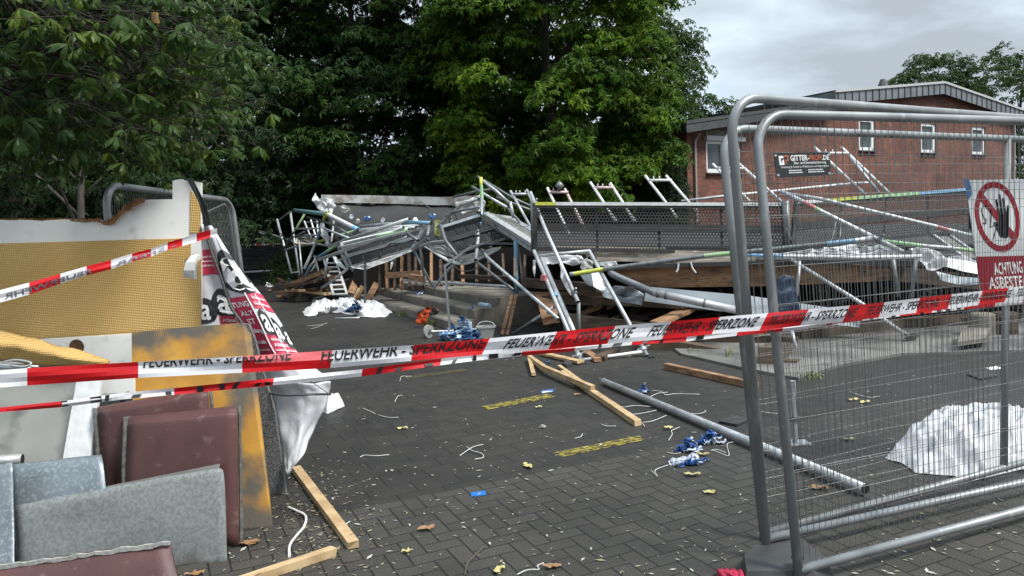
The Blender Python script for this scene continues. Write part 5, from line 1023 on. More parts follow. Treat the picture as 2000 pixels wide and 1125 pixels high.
stube('rail joining the two uprights at the extreme left of the wreck', [(543, 431, 23.6), (567, 414, 23)], [Gd], r=.03)
stube('grey tube slanting in front of the ladder', [(628, 563, 17.8), (655, 545, 17.4), (681, 523, 17)], [Gv], r=.032)
stube('yellowish short tube at the foot of the fan', [(598, 545, 19.5), (618, 516, 19.2)], [Y, Gv], r=.03)
stube('blue grey short tube at the foot of the fan', [(594, 545, 19), (606, 520, 18.8), (618, 506, 18.6)], [Bu, Gv], r=.034)
stube('dark upright tube left of the ladder', [(614, 500, 18.9), (627, 548, 18.6)], [Gd], r=.034)
stube('steep thin tube above the ladder', [(652, 432, 19), (647, 474, 18.6)], [Gv], r=.028)
stube('long thin tube behind the fence line left of the wreck', [(495, 448, 24), (545, 462, 24)], [Gd], r=.022)
stube('dark strut beneath the right end of the sagging decks', [(796, 456, 15.4), (816, 470, 15.0)], [Gd], r=.035)
stube('grey strut standing behind the yellow rag', [(838, 441, 14.8), (832, 475, 14.6)], [Gd], r=.035)
stube('dark tube leaning at the right end of the tilted deck', [(861, 440, 13.2), (870, 470, 12.9), (893, 500, 12.6)], [Gd], r=.03)
# tubes at right
stube('long low tube with yellow sleeve, grey, green and blue parts', [(1112, 536, 9.9), (1122, 535, 9.9), (1178, 526, 9.8), (1375, 500, 9.5), (1455, 492, 9.4), (1615, 476, 9.2), (1670, 470, 9.1), (1703, 465, 9.1)], [Gv, Y, Gd, paint_g, Gd, Bu, Gv], r=.03)
stube('thick diagonal tube with red band falling right in front of the colour railed deck', [(1524, 373, 9.9), (1570, 395, 9.7), (1592, 407, 9.6), (1602, 412, 9.6), (1765, 493, 8.9)], [Gv, Rd, Gl, Gv], r=.03, cup=(.82,))
stube('slimmer diagonal tube running right to the warning sign, with red band', [(1534, 378, 10.2), (1600, 388, 10), (1830, 443, 9.6), (1852, 449, 9.6), (1912, 464, 9.5)], [Gv, Gv, Rd, Gv], r=.026)
stube('bright tube with base plate falling right under the edge beam', [(1532, 499, 9.9), (1683, 593, 9.4), (1764, 651, 9.1)], [Gv], r=.026)
stube('green ended tube running right behind the warning sign', [(1727, 471, 9.5), (1800, 480, 9.4), (1870, 486, 9.4), (1912, 491, 9.4)], [Gl, Gv, paint_g], r=.026)
stube('long thin pale tube rising right in front of the brick wall', [(1330, 393, 12.5), (1414, 383, 12.6), (1667, 358, 12.9), (1695, 357, 12.9)], [Gv, Wh, Wh], r=.022)
stube('pale tube lying on the membrane right of the joint post', [(1455, 498, 9.7), (1530, 500, 9.6), (1680, 503, 9.5), (1800, 500, 9.4)], [Lb, Wh, Wh], r=.022)
stube('dark tube leaning in the void right of the edge beam', [(1742, 495, 9.7), (1755, 580, 9.6)], [Gd], r=.03)
stube('second dark tube leaning in the void right of the edge beam', [(1790, 500, 9.7), (1778, 590, 9.6)], [Gd], r=.03)
stube('short dark strut behind the blue cloth', [(1562, 510, 9.8), (1556, 580, 9.7)], [Gv], r=.022)
stube('dark post joining the two deck rows', [(1534, 392, 10.3), (1537, 495, 10.3)], [Gd], r=.05)
stube('left edge post of the deck pair', [(1042, 392, 10.55), (1044, 492, 10.55)], [Gd], r=.05)
stube('thin tube hanging down past the second joint', [(1545, 640, 9.0), (1560, 700, 8.9)], [Gv], r=.02)
stube('long galvanised pole lying on the paving from the wood battens to the fence', [G(1178, 744, .04).to_tuple() and (1178, 744, G(1178, 744, .04).y), (1690, 955, G(1690, 957, .04).y)], [galv], r=.030, seg=14)
# base plates
def base_plate(parent, c, axis, s=.075):
    axis = V(axis).normalized(); a = axis.cross(V((0, 1, .3))).normalized(); b = axis.cross(a); mb = MB()
    q = [c+a*x*s+b*y*s for x, y in ((-1, -1), (1, -1), (1, 1), (-1, 1))]; mb.add(q+[p+axis*.008 for p in q], [(0, 1, 2, 3), (7, 6, 5, 4), (0, 4, 5, 1), (1, 5, 6, 2), (2, 6, 7, 3), (3, 7, 4, 0)])
    mb.tube([c, c-axis*.12], .02, 8); mb.tube([c-axis*.0, c+axis*.012], .03, 10)
    o = mb.make('base_plate', galvd, parent); mb = MB()
    for x, y in ((-.75, -.75), (.75, -.75), (.75, .75), (-.75, .75)):
        p = c+a*x*s+b*y*s+axis*.009; mb.tube([p, p+axis*.004], .008, 6)
    mb.make('bolt', paint_w, o); return o
# leaning frame
t = thing('scaffold_trestle', 'leaning scaffold frame with two base plates standing on the paving', 'scaffold frame', (G(1200, 712).x, 8.6, 0))
U = [P(1043, 490, 10.2), P(1136, 708, 8.75)]; Wd = [P(1150, 489, 10.1), P(1264, 695, 8.9)]
for a, b_ in (U, Wd): smooth_tube(MB().tube([a, b_], .026, 12, cap=1).make('upright', [galv, hollow_shade], t))
smooth_tube(MB().tube([P(1056, 500, 10.15), P(1118, 641, 9.15), P(1122, 652, 9.1)], .03, 12, m=[0, 0], cap=1).make('upright', [galv, hollow_shade], t))
smooth_tube(MB().tube([P(1049, 500, 10.12), P(1150, 490, 10.05)], .022, 10).make('crossbar', galv, t)); smooth_tube(MB().tube([P(1138, 703, 8.8), P(1254, 687, 8.95)], .02, 10).make('crossbar', Wh, t))
m_ = MB(); m_.beam(P(1058, 542, 9.75), P(1066, 543, 9.72), .07, .07); m_.make('red_band', paint_r, t); m_ = MB(); m_.tube([P(1084, 573, 9.6), P(1087, 580, 9.55)], .035, 10); m_.make('blue_band', paint_b, t)
for a, b_ in (U, Wd):
    dr = (b_-a).normalized(); base_plate(t, b_+dr*.09, dr+V((0, -.75, 0)), .085); m_ = MB(); e = b_-dr*.1
    m_.tube([e-dr*.02, e+dr*.02], .042, 8); m_.beam(e+V((-.08, 0, .0)), e+V((.08, 0, .05)), .015, .015); m_.make('jack_nut', galv, t)
o = [x for x in bpy.data.objects if x.get('label', '').startswith('bright tube with base plate')][0]; base_plate(o, P(1778, 660, 9.05), V((.3, -.9, -.6)), .09)
# H frames rising beyond the decks
def hframe(label, lt, lb, rt, rb_, c1, c2, d, cols=(Wh, Wh, Wh), r=.022, k=1):
    t = thing('scaffold_trestle', label, 'scaffold frame', P(lb[0], lb[1], d), 'small scaffold frame ends rising behind the decks')
    smooth_tube(MB().tube([P(*lt, d+.5), P(*lb, d)], r, 8).make('upright', cols[0], t)); smooth_tube(MB().tube([P(*rt, d+.5), P(*rb_, d)], r, 8).make('upright', cols[1], t))
    cb = MB(); cb.tube([P(*c1, d+.42), P(*c2, d+.42)], r*.95, 8)
    for s in (.2, .45, .8): p = P(*c1, d+.42).lerp(P(*c2, d+.42), s); cb.tube([p, p+V((.0, 0, .06))], .01, 5)
    smooth_tube(cb.make('crossbar', cols[2], t)); return t
hframe('small frame end with reddish crossbar, leftmost behind the deck pair', (1069, 367), (1112, 460), (1103, 369), (1146, 455), (1074, 375), (1110, 375.5), 11.6, (Wh, mat('paint_pink', (.55, .3, .3), (.6, .55, .55), 20), mat('paint_pink', (.5, .2, .2))))
hframe('pinkish frame end second from left behind the deck pair', (1153, 356), (1203, 432), (1192, 358), (1240, 432), (1160, 366), (1198, 366.5), 11.6, (Wh, Wh, mat('paint_pink', (.55, .3, .3), (.6, .55, .55), 20)))
hframe('white frame end with yellowish right tube beside the ivy shrub', (1260, 343), (1323, 425), (1301, 343), (1360, 412), (1268, 352), (1312, 352), 11.6, (Wh, Y if False else Wh, Wh))
hframe('white frame end rising behind the fence posts in front of the house window', (1392, 320), (1465, 394), (1444, 320), (1530, 397), (1400, 328), (1452, 329), 11.8, (Wh, Wh, Wh))
hframe('white frame end rising in front of the brick wall beside the company sign', (1590, 287), (1690, 380), (1643, 287), (1740, 380), (1602, 299), (1656, 299), 12.6, (Wh, Wh, Wh))
stube('grey tube parallel to the frame end in front of the brick wall', [(1660, 305, 12.8), (1718, 378, 12.4)], [Gv], r=.022)
stube('dark floodlight like strut on the leftmost small frame end', [(1088, 368, 12), (1097, 358, 12)], [Gd], r=.06)
hframe('grey frame end between the coloured upright and the deck pair', (997, 373), (1040, 450), (1029, 371), (1042, 400), (1002, 379), (1032, 379), 12.4, (Gv, Gv, Gv))
# far left frames
t = thing('scaffold_trestle', 'tall pair of uprights at the extreme left of the wreck', 'scaffold frame', P(577, 540, 23.5))
for a, b_ in (((541, 428), (569, 534)), ((567, 413), (585, 543))):
    smooth_tube(MB().tube([P(*a, 23.4), P(*b_, 22.8)], .036, 8).make('upright', galv, t))
MB().tube([P(569, 533, 22.8), P(585, 531, 22.8)], .025, 6).make('crossbar', galv, t)
t = thing('scaffold_trestle', 'ladder like frame hanging behind the steep banded tube', 'scaffold frame', P(605, 455, 22))
for a, b_ in (((594, 432), (607, 464)), ((607, 430), (617, 464)), ((619, 432), (622, 462))): MB().tube([P(*a, 22.3), P(*b_, 22)], .028, 6).make('upright', galv, t)
for v in (434, 446, 458): MB().tube([P(594, v, 22.3), P(622, v, 22.2)], .02, 6).make('crossbar', galvd, t)
# ladder
t = thing('ladder', 'white aluminium ladder leaning against the scrap heap', 'ladder', P(664, 575, 18.6)-V((0, 0, .05)))
la, lb_, ra, rb2 = P(633, 508, 19.4), P(651.5, 576, 18.2), P(656, 508, 19.4), P(678, 575, 18.2)
for a, b_ in ((la, lb_), (ra, rb2)): MB().beam(a, b_, .05, .03, up=(0, 1, 0)).make('rail', paint_w, t)
for k in range(8): s = (k+.7)/7.8; MB().tube([la.lerp(lb_, s), ra.lerp(rb2, s)], .026, 6).make('rung', paint_w, t)
# stair railing (flat grey bars, bent)
t = thing('stair_railing', 'bent grey stair handrail on flat posts standing on the concrete steps', 'railing', G(790, 600))
def flat(pts, name, w_=.05, m=handrail_m):
    pts = [P(*p) for p in pts]; mb = MB()
    for a, b_ in zip(pts[:-1], pts[1:]): mb.beam(a, b_+(b_-a).normalized()*.02, .035, w_, up=(0, 1, 0))
    mb.make(name, m, t)
flat([(713, 592, 15.2), (713, 514, 15.2)], 'post', .07); flat([(712, 514, 15.2), (738, 496, 15.0), (764, 476, 14.8), (812, 474, 14.4)], 'handrail', .06)
flat([(820, 478, 14.2), (829, 552, 14.2)], 'post', .07)
flat([(879, 646, 12.0), (869, 520, 12.4)], 'post', .075); flat([(868, 521, 12.4), (890, 503, 12.5), (916, 484, 12.6), (945, 475, 12.7), (1007, 476, 12.6)], 'handrail', .065)
flat([(1012, 478, 12.4), (1022, 560, 12.3)], 'post', .06)
# curved white gutter strip
pa, o = psheet('gutter_strip', 'curved white gutter strip hanging in front of the dark wall studs', [[(829, 481, 14.2), (871, 503, 13.6), (900, 512, 13.2), (927, 506, 12.9), (978, 482, 12.8)], [(832, 483, 14.1), (872, 510, 13.5), (900, 517, 13.1), (927, 511, 12.8), (979, 485, 12.7)]], paint_w, th=.02, n=(24, 2), lin=False, sm=True, cat='strip')
psheet('gutter_strip', 'sagging grey membrane panel above the curved white strip', [[(835, 478, 14.1), (868, 478, 13.8), (900, 498, 13.3)], [(846, 492, 13.9), (875, 500, 13.6), (898, 510, 13.2)]], mat('membrane_grey', (.3, .31, .28), (.2, .2, .18), 6), n=(8, 5), amp=.03, cat='membrane')
psheet('gutter_strip', 'white swelling membrane lobe right of the curved strip', [[(897, 502, 13.2), (930, 492, 13.1), (972, 482, 13)], [(897, 513, 13.1), (930, 508, 12.9), (960, 492, 12.9)]], filmd, n=(8, 5), amp=.03, cat='membrane')
psheet('gutter_strip', 'pale torn edge strip under the sagging decks', [[(684, 520, 16), (720, 513, 15.7), (770, 498, 15.5), (806, 486, 15.3)], [(690, 524, 15.9), (715, 527, 15.7), (765, 507, 15.4), (806, 490, 15.2)]], filmd, n=(16, 3), amp=.03, cat='strip')
psheet('gutter_strip', 'narrow white strip hanging down from the sagging decks', [[(766, 500, 15.5), (771, 500, 15.5)], [(763, 515, 15.4), (768, 515, 15.4)], [(762, 527, 15.4), (764, 526, 15.4)]], filmd, n=(3, 6), cat='strip')
# crumpled membranes
def crumple(name, label, outl, dfun, amp, m, cat='membrane', rings=9, fr=2.2, seed=0, sol=.004, fold=.5):
    ol = [(u, v) for u, v in outl]; n0 = len(ol); pts = []
    for i in range(n0):
        for k in range(4): f_ = k/4; a, b_ = ol[i], ol[(i+1) % n0]; pts.append((a[0]+(b_[0]-a[0])*f_, a[1]+(b_[1]-a[1])*f_))
    cu, cv = sum(p[0] for p in pts)/len(pts), sum(p[1] for p in pts)/len(pts); n = len(pts); vs = []
    for r_ in range(rings+1):
        f_ = 1-r_/rings
        for (u, v) in pts:
            uu, vv = cu+(u-cu)*f_, cv+(v-cv)*f_; p = dfun(uu, vv, f_)
            q = V((p.x*fr, p.z*fr*1.2, p.y*fr+seed)); nz = MN.turbulence(q, 3, True)-.6; rd = 1-2*abs(MN.noise(q*1.9))
            vs.append(p+V((nz*amp*.4, -amp*abs(nz)*fold-amp*.3*rd, amp*(nz*.6+rd*.4)*min(1, (1-f_)*3+.15))))
    fs = [(r_*n+i, r_*n+(i+1) % n, (r_+1)*n+(i+1) % n, (r_+1)*n+i) for r_ in range(rings) for i in range(n)]
    return tag(mk(name, vs, fs, m, sol=sol, smooth=True), label, cat)
dc = lambda d: (lambda u, v, f_: P(u, v, d))
crumple('crumpled_membrane', 'crumpled white membrane at the left end of the felt roof', [(614, 385), (617, 377), (622, 390), (640, 387), (655, 390), (658, 404), (650, 412), (651, 424), (640, 422), (625, 412), (620, 400)], dc(18.9), .3, film, fr=2.5, seed=1)
crumple('crumpled_membrane', 'white membrane strip hanging below the rail tube', [(626, 436), (632, 435), (640, 455), (647, 478), (641, 486), (636, 470), (628, 462)], dc(19.2), .12, film, fr=3, seed=2)
crumple('crumpled_membrane', 'small white membrane rag near the ladder top', [(652, 500), (658, 502), (672, 516), (678, 526), (668, 522), (656, 512)], dc(17.0), .1, film, fr=3, seed=3)
crumple('crumpled_membrane', 'torn lacy white membrane between the leaning tubes', [(1056, 500), (1100, 497), (1135, 500), (1143, 508), (1132, 517), (1118, 519), (1100, 514), (1072, 514), (1060, 520)], dc(10.3), .1, film, fr=4, seed=4)
crumple('crumpled_membrane', 'grey crumpled membrane knot beside the lacy one', [(1134, 512), (1148, 503), (1160, 512), (1158, 524), (1142, 530), (1134, 522)], dc(10.2), .12, filmd, fr=5, seed=5)
crumple('crumpled_membrane', 'flat white membrane edge above the yellow sleeved tube', [(1165, 512), (1203, 510), (1208, 518), (1200, 526), (1185, 522), (1170, 518)], dc(10.2), .04, film, fr=4, seed=6)
crumple('crumpled_membrane', 'long white crumpled membrane behind the blue banded tube', [(1500, 497), (1580, 488), (1620, 484), (1660, 478), (1690, 482), (1715, 478), (1745, 488), (1765, 497), (1700, 504), (1600, 506), (1510, 505)], dc(9.9), .14, film, fr=3.2, seed=7, rings=12)
crumple('crumpled_membrane', 'big white crumpled membrane hanging right of the edge beam', [(1768, 488), (1800, 482), (1830, 490), (1850, 505), (1846, 520), (1822, 530), (1808, 527), (1800, 512), (1780, 500)], dc(9.6), .12, film, fr=3.2, seed=8, rings=12)
crumple('crumpled_membrane', 'pale membrane fold lying between big membrane and warning sign', [(1852, 500), (1885, 500), (1910, 512), (1930, 530), (1890, 520), (1860, 514)], dc(9.9), .06, film, fr=3, seed=9)
crumple('crumpled_membrane', 'pale ragged membrane around the foot of the coloured upright top', [(890, 396), (915, 391), (938, 380), (950, 395), (946, 406), (925, 412), (905, 420), (893, 408)], dc(13.9), .16, filmd, fr=3, seed=10)
crumple('crumpled_membrane', 'narrow ragged membrane caught between the two leaning tubes', [(1093, 515), (1099, 517), (1108, 548), (1120, 572), (1116, 578), (1104, 560), (1095, 540)], dc(9.6), .05, film, fr=4, seed=11)
crumple('crumpled_membrane', 'thin white tatter hanging at the plank end', [(1041, 508), (1047, 508), (1046, 530), (1044, 542), (1041, 525)], dc(10.4), .04, film, fr=4, seed=12)
crumple('rag', 'pale yellow rag hanging on the post behind the long tube', [(849, 432), (860, 430), (864, 450), (860, 462), (850, 458)], dc(14.2), .1, mat('rag_yellow', (.42, .42, .16), (.3, .3, .14), 9), 'rag', fr=3, seed=13)
crumple('rag', 'dark blue cloth hanging behind the fence below the edge beam', [(1517, 545), (1530, 536), (1548, 540), (1556, 575), (1563, 606), (1540, 612), (1522, 610), (1516, 575)], dc(8.4), .07, mat('cloth_navy', (.012, .04, .085), (.006, .02, .05), 6), 'cloth', fr=4, seed=14, rings=10)
crumple('rag', 'orange and black work jacket lying on the lower step', [(812, 628), (818, 610), (833, 600), (848, 600), (862, 607), (855, 614), (838, 618), (834, 632), (822, 634)], lambda u, v, f_: P(u, v, 12.7), .12, mat('jacket', (.62, .085, .015), (.012, .012, .014), 3.2, .49, .53), 'jacket', fr=4, seed=15, rings=8)
mulch = mat('rag_blue', (.03, .12, .36), (.02, .06, .2), 8, rough=.5, c3=(.55, .62, .7), s3=7, lo3=.5, hi3=.54)
ragw = mat('rag_white_blue', (.6, .62, .66), (.35, .4, .5), 8, rough=.5, c3=(.03, .12, .36), s3=6, lo3=.52, hi3=.56)
def ragpile(label, u, v, wpx, h, m, seed, n=26, name='rag', cat='rag', z0=0, depth_r=.8):
    """heap of small folded cloth flaps"""
    c = G(u, v, z0); sz = wpx/FPX*c.y; r_ = random.Random(seed); mb = MB()
    for k in range(n):
        a = r_.uniform(0, 6.28); q = r_.random()**.6; p = c+V((math.cos(a)*q*sz*.45, math.sin(a)*q*sz*.3*depth_r, h*(1-q)*r_.uniform(.2, 1)+.01))
        L_ = sz*r_.uniform(.22, .42); d = V((r_.uniform(-1, 1), r_.uniform(-1, .4), r_.uniform(-.1, .8))).normalized(); s = d.cross(V((r_.uniform(-.3, .3), r_.uniform(-.3, .3), 1))).normalized(); nr = d.cross(s)
        g = []
        for i in range(5):
            for j in range(3):
                x = (i/4-.5)*L_; y = (j-1)*L_*.3*(1-.5*abs(i/4-.5)); pp = p+d*x+s*y+nr*(math.sin(i*1.4+seed+k)*L_*.16+(abs(j-1))*L_*.1); pp.z = max(pp.z, z0+.004+.002*j); g.append(pp)
        mb.add(g, [(i*3+j, i*3+j+1, i*3+j+4, i*3+j+3) for i in range(4) for j in range(2)])
    return tag(mb.make(name, m, smooth=True, sol=.003), label, cat)
ragpile('blue rag ball lying behind the long galvanised pole', 1256, 768, 26, .09, mulch, 1)
ragpile('round blue rag bunch left of two near the fence post', 1345, 882, 50, .13, mulch, 2, 34)
ragpile('blue and white rag bunch touching the fence side of the pole', 1388, 866, 52, .12, mulch, 3, 34)
ragpile('flat white and blue torn rag in front of the two blue bunches', 1338, 906, 70, .05, ragw, 4, 34)
ragpile('flat blue scrap just right of the white torn rag', 1378, 902, 26, .02, mulch, 44, 8)
ragpile('large heap of blue and white rags in front of the steps', 903, 662, 84, .34, mat('rag_heap', (.4, .48, .56), (.05, .14, .3), 7, .44, .52, c3=(.02, .04, .1), s3=6), 5, 90, depth_r=.8)
ragpile('blue rags and dark clothes on top of the white tarpaulin', 693, 610, 40, .25, mat('rag_navy', (.05, .13, .3), (.03, .035, .05), 5, .45, .55), 6, 50, z0=.08)
ragpile('small blue rag on the middle step', 823, 575, 24, .07, mulch, 7, 12, z0=.32)
ragpile('small blue rag in front of the bottle on the lower step', 922, 603, 15, .06, mulch, 8, 10, z0=.32)
ragpile('dark blue rags left of the long wood scraps', 566, 557, 20, .25, mat('rag_navy', (.05, .13, .3)), 9, 14)
ragpile('pale crumpled plastic at the left end of the wood scraps', 527, 562, 22, .25, film, 10, 14, cat='plastic')
ragpile('clear plastic scrap with blue tint before the ladder', 600, 568, 34, .2, mat('rag_heap', (.4, .48, .56)), 11, 22, cat='plastic')
ragpile('small dark blue rag between the battens under the tape', 1068, 712, 14, .07, mat('rag_navy', (.05, .13, .3)), 12, 12)
ragpile('white plastic crumple far left by the mesh fence', 508, 527, 26, .5, film, 13, 10, cat='plastic', z0=0)
ragpile('crumpled grey foil piece on the paving', 1060, 836, 16, .03, filmd, 14, 8, cat='plastic')
# blue tarps and bits on the felt
for k, (u, v, w_, s_) in enumerate(((718, 427, 14, .5), (700, 432, 8, .4), (686, 424, 9, .3), (846, 422, 14, .5), (748, 430, 8, .3))):
    c = pf.evn((u-650)/300, .32+(v-425)*.01, .14); crumple('rag', ['large blue rag lying mid way up the felt roof', 'tiny pale scrap left of the blue rag on the felt', 'second tiny scrap on the felt near the membrane', 'bright blue cloth at the right end of the felt', 'white dome vent scrap on the felt'][k], [(u-w_*.6, v+2), (u-w_*.3, v-4), (u+w_*.3, v-5), (u+w_*.6, v), (u+w_*.3, v+4), (u-w_*.2, v+5)], dc(18.2-.3*k if k != 3 else 16.5), .08, [mulch, filmd, ragw, mulch, film][k], 'rag', fr=4, seed=20+k, rings=5)
crumple('rag', 'ragged white scraps near the membrane on the felt', [(664, 405), (672, 400), (682, 404), (686, 412), (676, 416), (668, 412)], dc(18.8), .12, filmd, 'rag', fr=4, seed=30, rings=5)
t = thing('roof_vent', 'white mushroom vent cap on the felt roof', 'vent', P(811, 432, 17.4)); mb = MB(); c = P(811, 431, 17.4); mb.tube([c-V((0, 0, .2)), c], .02, 6); mb.make('stem', Gd, t)
mb = MB(); mb.tube([c, c+V((0, 0, .03)), c+V((0, 0, .06)), c+V((0, 0, .075))], .075, 12, r2=.03); mb.make('cap', film, t)
# ---------------------------------------------------------------- tarpaulins on the ground
def tarp(label, outl, hfun, m, seed, name='tarpaulin', rings=16, amp=.05, fr=2.6):
    pts = []; n0 = len(outl)
    for i in range(n0):
        for k in range(5): f_ = k/5; a, b_ = outl[i], outl[(i+1) % n0]; pts.append((a[0]+(b_[0]-a[0])*f_, a[1]+(b_[1]-a[1])*f_))
    g = [G(u, v) for u, v in pts]; c = sum(g, V((0, 0, 0)))/len(g); n = len(g); vs = []
    for r_ in range(rings+1):
        f_ = 1-r_/rings
        for p0 in g:
            p = c+(p0-c)*f_; q = V((p.x*fr, p.y*fr, seed)); z = hfun(f_, p)*(1+.25*MN.noise(q*.6)); rd = 1-2.4*abs(MN.noise(q*1.7)); fine = MN.noise(q*4.3)
            e = min(1, (1-f_)*4); vs.append(V((p.x+amp*.4*MN.noise(q*2+V((5, 5, 5))), p.y, max(.006, z+amp*rd*e+amp*.45*(.5-abs(MN.noise(q*3.9+V((3, 1, 7))))*2.4)*(e+.15)+amp*.2*fine+.008))))
    fs = [(r_*n+i, r_*n+(i+1) % n, (r_+1)*n+(i+1) % n, (r_+1)*n+i) for r_ in range(rings) for i in range(n)]
    return tag(mk(name, vs, fs, m, smooth=True), label, 'tarpaulin')
tw = mat('tarp_white', (.8, .8, .8), (.7, .7, .72), 3, rough=.35, trans=.1, bump=.03, bscale=8)
tarp('large crumpled white tarpaulin behind the fence at right', [(1727, 898), (1790, 845), (1808, 830), (1860, 826), (1920, 830), (2000, 830), (2120, 840), (2150, 880), (2060, 915), (1980, 922), (1900, 942), (1880, 938), (1840, 930), (1790, 925), (1765, 908)], lambda f_, p: .20*(1-f_**3), tw, 3, amp=.06, fr=3.6, rings=46)
tarp('crumpled white tarpaulin on the ground before the ladder and steps', [(592, 612), (600, 600), (625, 601), (655, 600), (690, 598), (712, 603), (740, 606), (762, 602), (768, 612), (752, 620), (715, 621), (665, 612), (640, 611), (612, 618), (596, 618)], lambda f_, p: .10*(1-f_**2), tw, 8, amp=.15, fr=2.6)
tarp('white plastic sack lying beside the waste bag', [(628, 805), (634, 795), (650, 792), (668, 788), (672, 795), (655, 803), (640, 810)], lambda f_, p: .13*(1-f_**3), tw, 5, amp=.02, fr=5)
# ---------------------------------------------------------------- loose planks and wood scraps
def plank(label, a, b_, wd_, ht, m=wood_l, za=.03, zb=.03, name='plank', up=(0, 0, 1)):
    return timber(label, G(a[0], a[1], za), G(b_[0], b_[1], zb), wd_, ht, m, name, 'plank', .012, up)
o = plank('light square batten lying beside the waste bag at the left front', (578, 915), (690, 1064), .058, .04, za=.022, zb=.022)
plank('light square batten running out of the picture bottom at left', (654, 1075), (430, 1150), .05, .04, za=.022, zb=.022)
plank('long light batten pointing at the yellow stripe', (1100, 727), (1246, 826), .06, .045, za=.03, zb=.024)
plank('bent upper piece of the broken batten near the base plate', (1062, 718), (1158, 758), .05, .05, za=.07, zb=.07)
plank('short rear piece of the broken batten under the tape', (1033, 697), (1064, 719), .05, .05, za=.05, zb=.07)
plank('short light batten leaning down from the tape', (1034, 700), (1042, 731), .045, .03, za=.05)
plank('thin light batten partly under the broken batten', (1092, 715), (1166, 769), .04, .03, za=.02, zb=.02)
plank('orange squared timber on the paving left of the fence post', (1302, 715), (1478, 753), .07, .06, wood_o, .035, .035)
plank('brown board behind the light battens under the tape', (1060, 690), (1134, 707), .1, .03, wood_l)
plank('brown plank edge just right of the tall base plate tube', (1138, 682), (1168, 703), .09, .04, wood_o)
plank('dark plank scrap right of the first base plate', (1170, 700), (1200, 684), .14, .05, wood_d)
for a, b_, s_ in (((1000, 576), (980, 655), 0), ((1008, 576), (990, 655), 1)):
    timber(['left board of the upright orange plank pair by the step end', 'right board of the upright orange plank pair by the step end'][s_], P(*a, 11.75), P(*b_, 11.3), .05, .055, wood_o, 'plank', 'plank', .01, (0, 1, 0))
for lab, a, b_, wd_, m, d in (('widest upright plank in the scrap right of the ladder', (701, 535), (685, 574), .17, wood_o, 18.4), ('grey brown plank behind the widest one by the ladder', (692, 540), (675, 562), .12, wood_d, 18.8), ('tall narrow plank right of the stair rail post', (736, 553), (719, 584), .14, wood_o, 16.6), ('short split board left of the stair rail post', (708, 560), (695, 584), .1, wood_o, 16.6), ('thin split board left of the stair rail post', (702, 563), (692, 583), .06, wood_l, 16.5), ('long dark board leaning on the steps', (731, 577), (787, 547), .06, wood_d, 16.2)):
    timber(lab, P(*a, d+.4), P(*b_, d), wd_, .05, m, 'plank', 'plank', .03, (0, 1, 0))
for lab, a, b_, wd_, m in (('long orange board on the scrap heap left of the ladder', (564, 558), (636, 531), .22, wood_o), ('low dark board under the long orange one', (536, 563), (620, 549), .16, wood_d), ('thin light batten lying before the scrap heap', (578, 567), (640, 574), .12, wood_l), ('thin orange batten left of the light one', (540, 570), (590, 567), .1, wood_o), ('brown board behind the ladder foot', (600, 560), (648, 545), .2, wood_d), ('pale board scrap beneath the ladder', (640, 572), (700, 578), .1, wood_w), ('dark board on top of the scrap heap', (590, 540), (640, 526), .18, wood_d), ('orange board end near the ladder rail', (625, 556), (655, 540), .16, wood_o)):
    timber(lab, P(*a, 19.5), P(*b_, 18.6), .2, wd_*.5, m, 'plank', 'plank', .05)
plank('white flat strip on the ground in front of the ladder', (614, 583), (650, 574), .05, .03, paint_w)
plank('grey board lying before the ladder foot', (620, 586), (660, 592), .3, .03, wood_w)
stube('thin pole lying before the white tarpaulin', [(655, 622, G(655, 622).y-.1), (703, 621, G(703, 622).y-.1)], [Gv], r=.022)
# dark ground debris skirt: rubble heap under the left scaffold
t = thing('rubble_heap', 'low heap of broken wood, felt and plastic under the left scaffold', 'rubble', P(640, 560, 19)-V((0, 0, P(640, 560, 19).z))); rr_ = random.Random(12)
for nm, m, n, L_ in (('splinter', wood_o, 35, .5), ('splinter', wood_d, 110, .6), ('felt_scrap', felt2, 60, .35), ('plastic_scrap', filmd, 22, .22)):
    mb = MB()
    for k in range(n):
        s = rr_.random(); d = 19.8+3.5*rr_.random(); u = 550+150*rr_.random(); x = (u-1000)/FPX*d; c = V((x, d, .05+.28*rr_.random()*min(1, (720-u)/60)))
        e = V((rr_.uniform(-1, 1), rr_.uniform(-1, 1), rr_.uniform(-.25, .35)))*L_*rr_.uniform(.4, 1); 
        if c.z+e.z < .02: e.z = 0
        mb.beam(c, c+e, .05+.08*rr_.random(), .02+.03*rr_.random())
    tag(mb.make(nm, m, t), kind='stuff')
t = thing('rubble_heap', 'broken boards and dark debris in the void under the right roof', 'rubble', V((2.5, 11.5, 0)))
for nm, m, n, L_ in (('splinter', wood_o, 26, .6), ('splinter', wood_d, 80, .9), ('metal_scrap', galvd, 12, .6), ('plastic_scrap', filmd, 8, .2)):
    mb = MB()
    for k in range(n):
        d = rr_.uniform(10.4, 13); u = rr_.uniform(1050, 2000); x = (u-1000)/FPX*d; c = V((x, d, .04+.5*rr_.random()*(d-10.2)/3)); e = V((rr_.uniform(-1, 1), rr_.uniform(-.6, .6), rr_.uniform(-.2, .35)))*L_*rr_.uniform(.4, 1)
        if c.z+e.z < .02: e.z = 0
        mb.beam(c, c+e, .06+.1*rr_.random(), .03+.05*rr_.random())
    tag(mb.make(nm, m, t), kind='stuff')
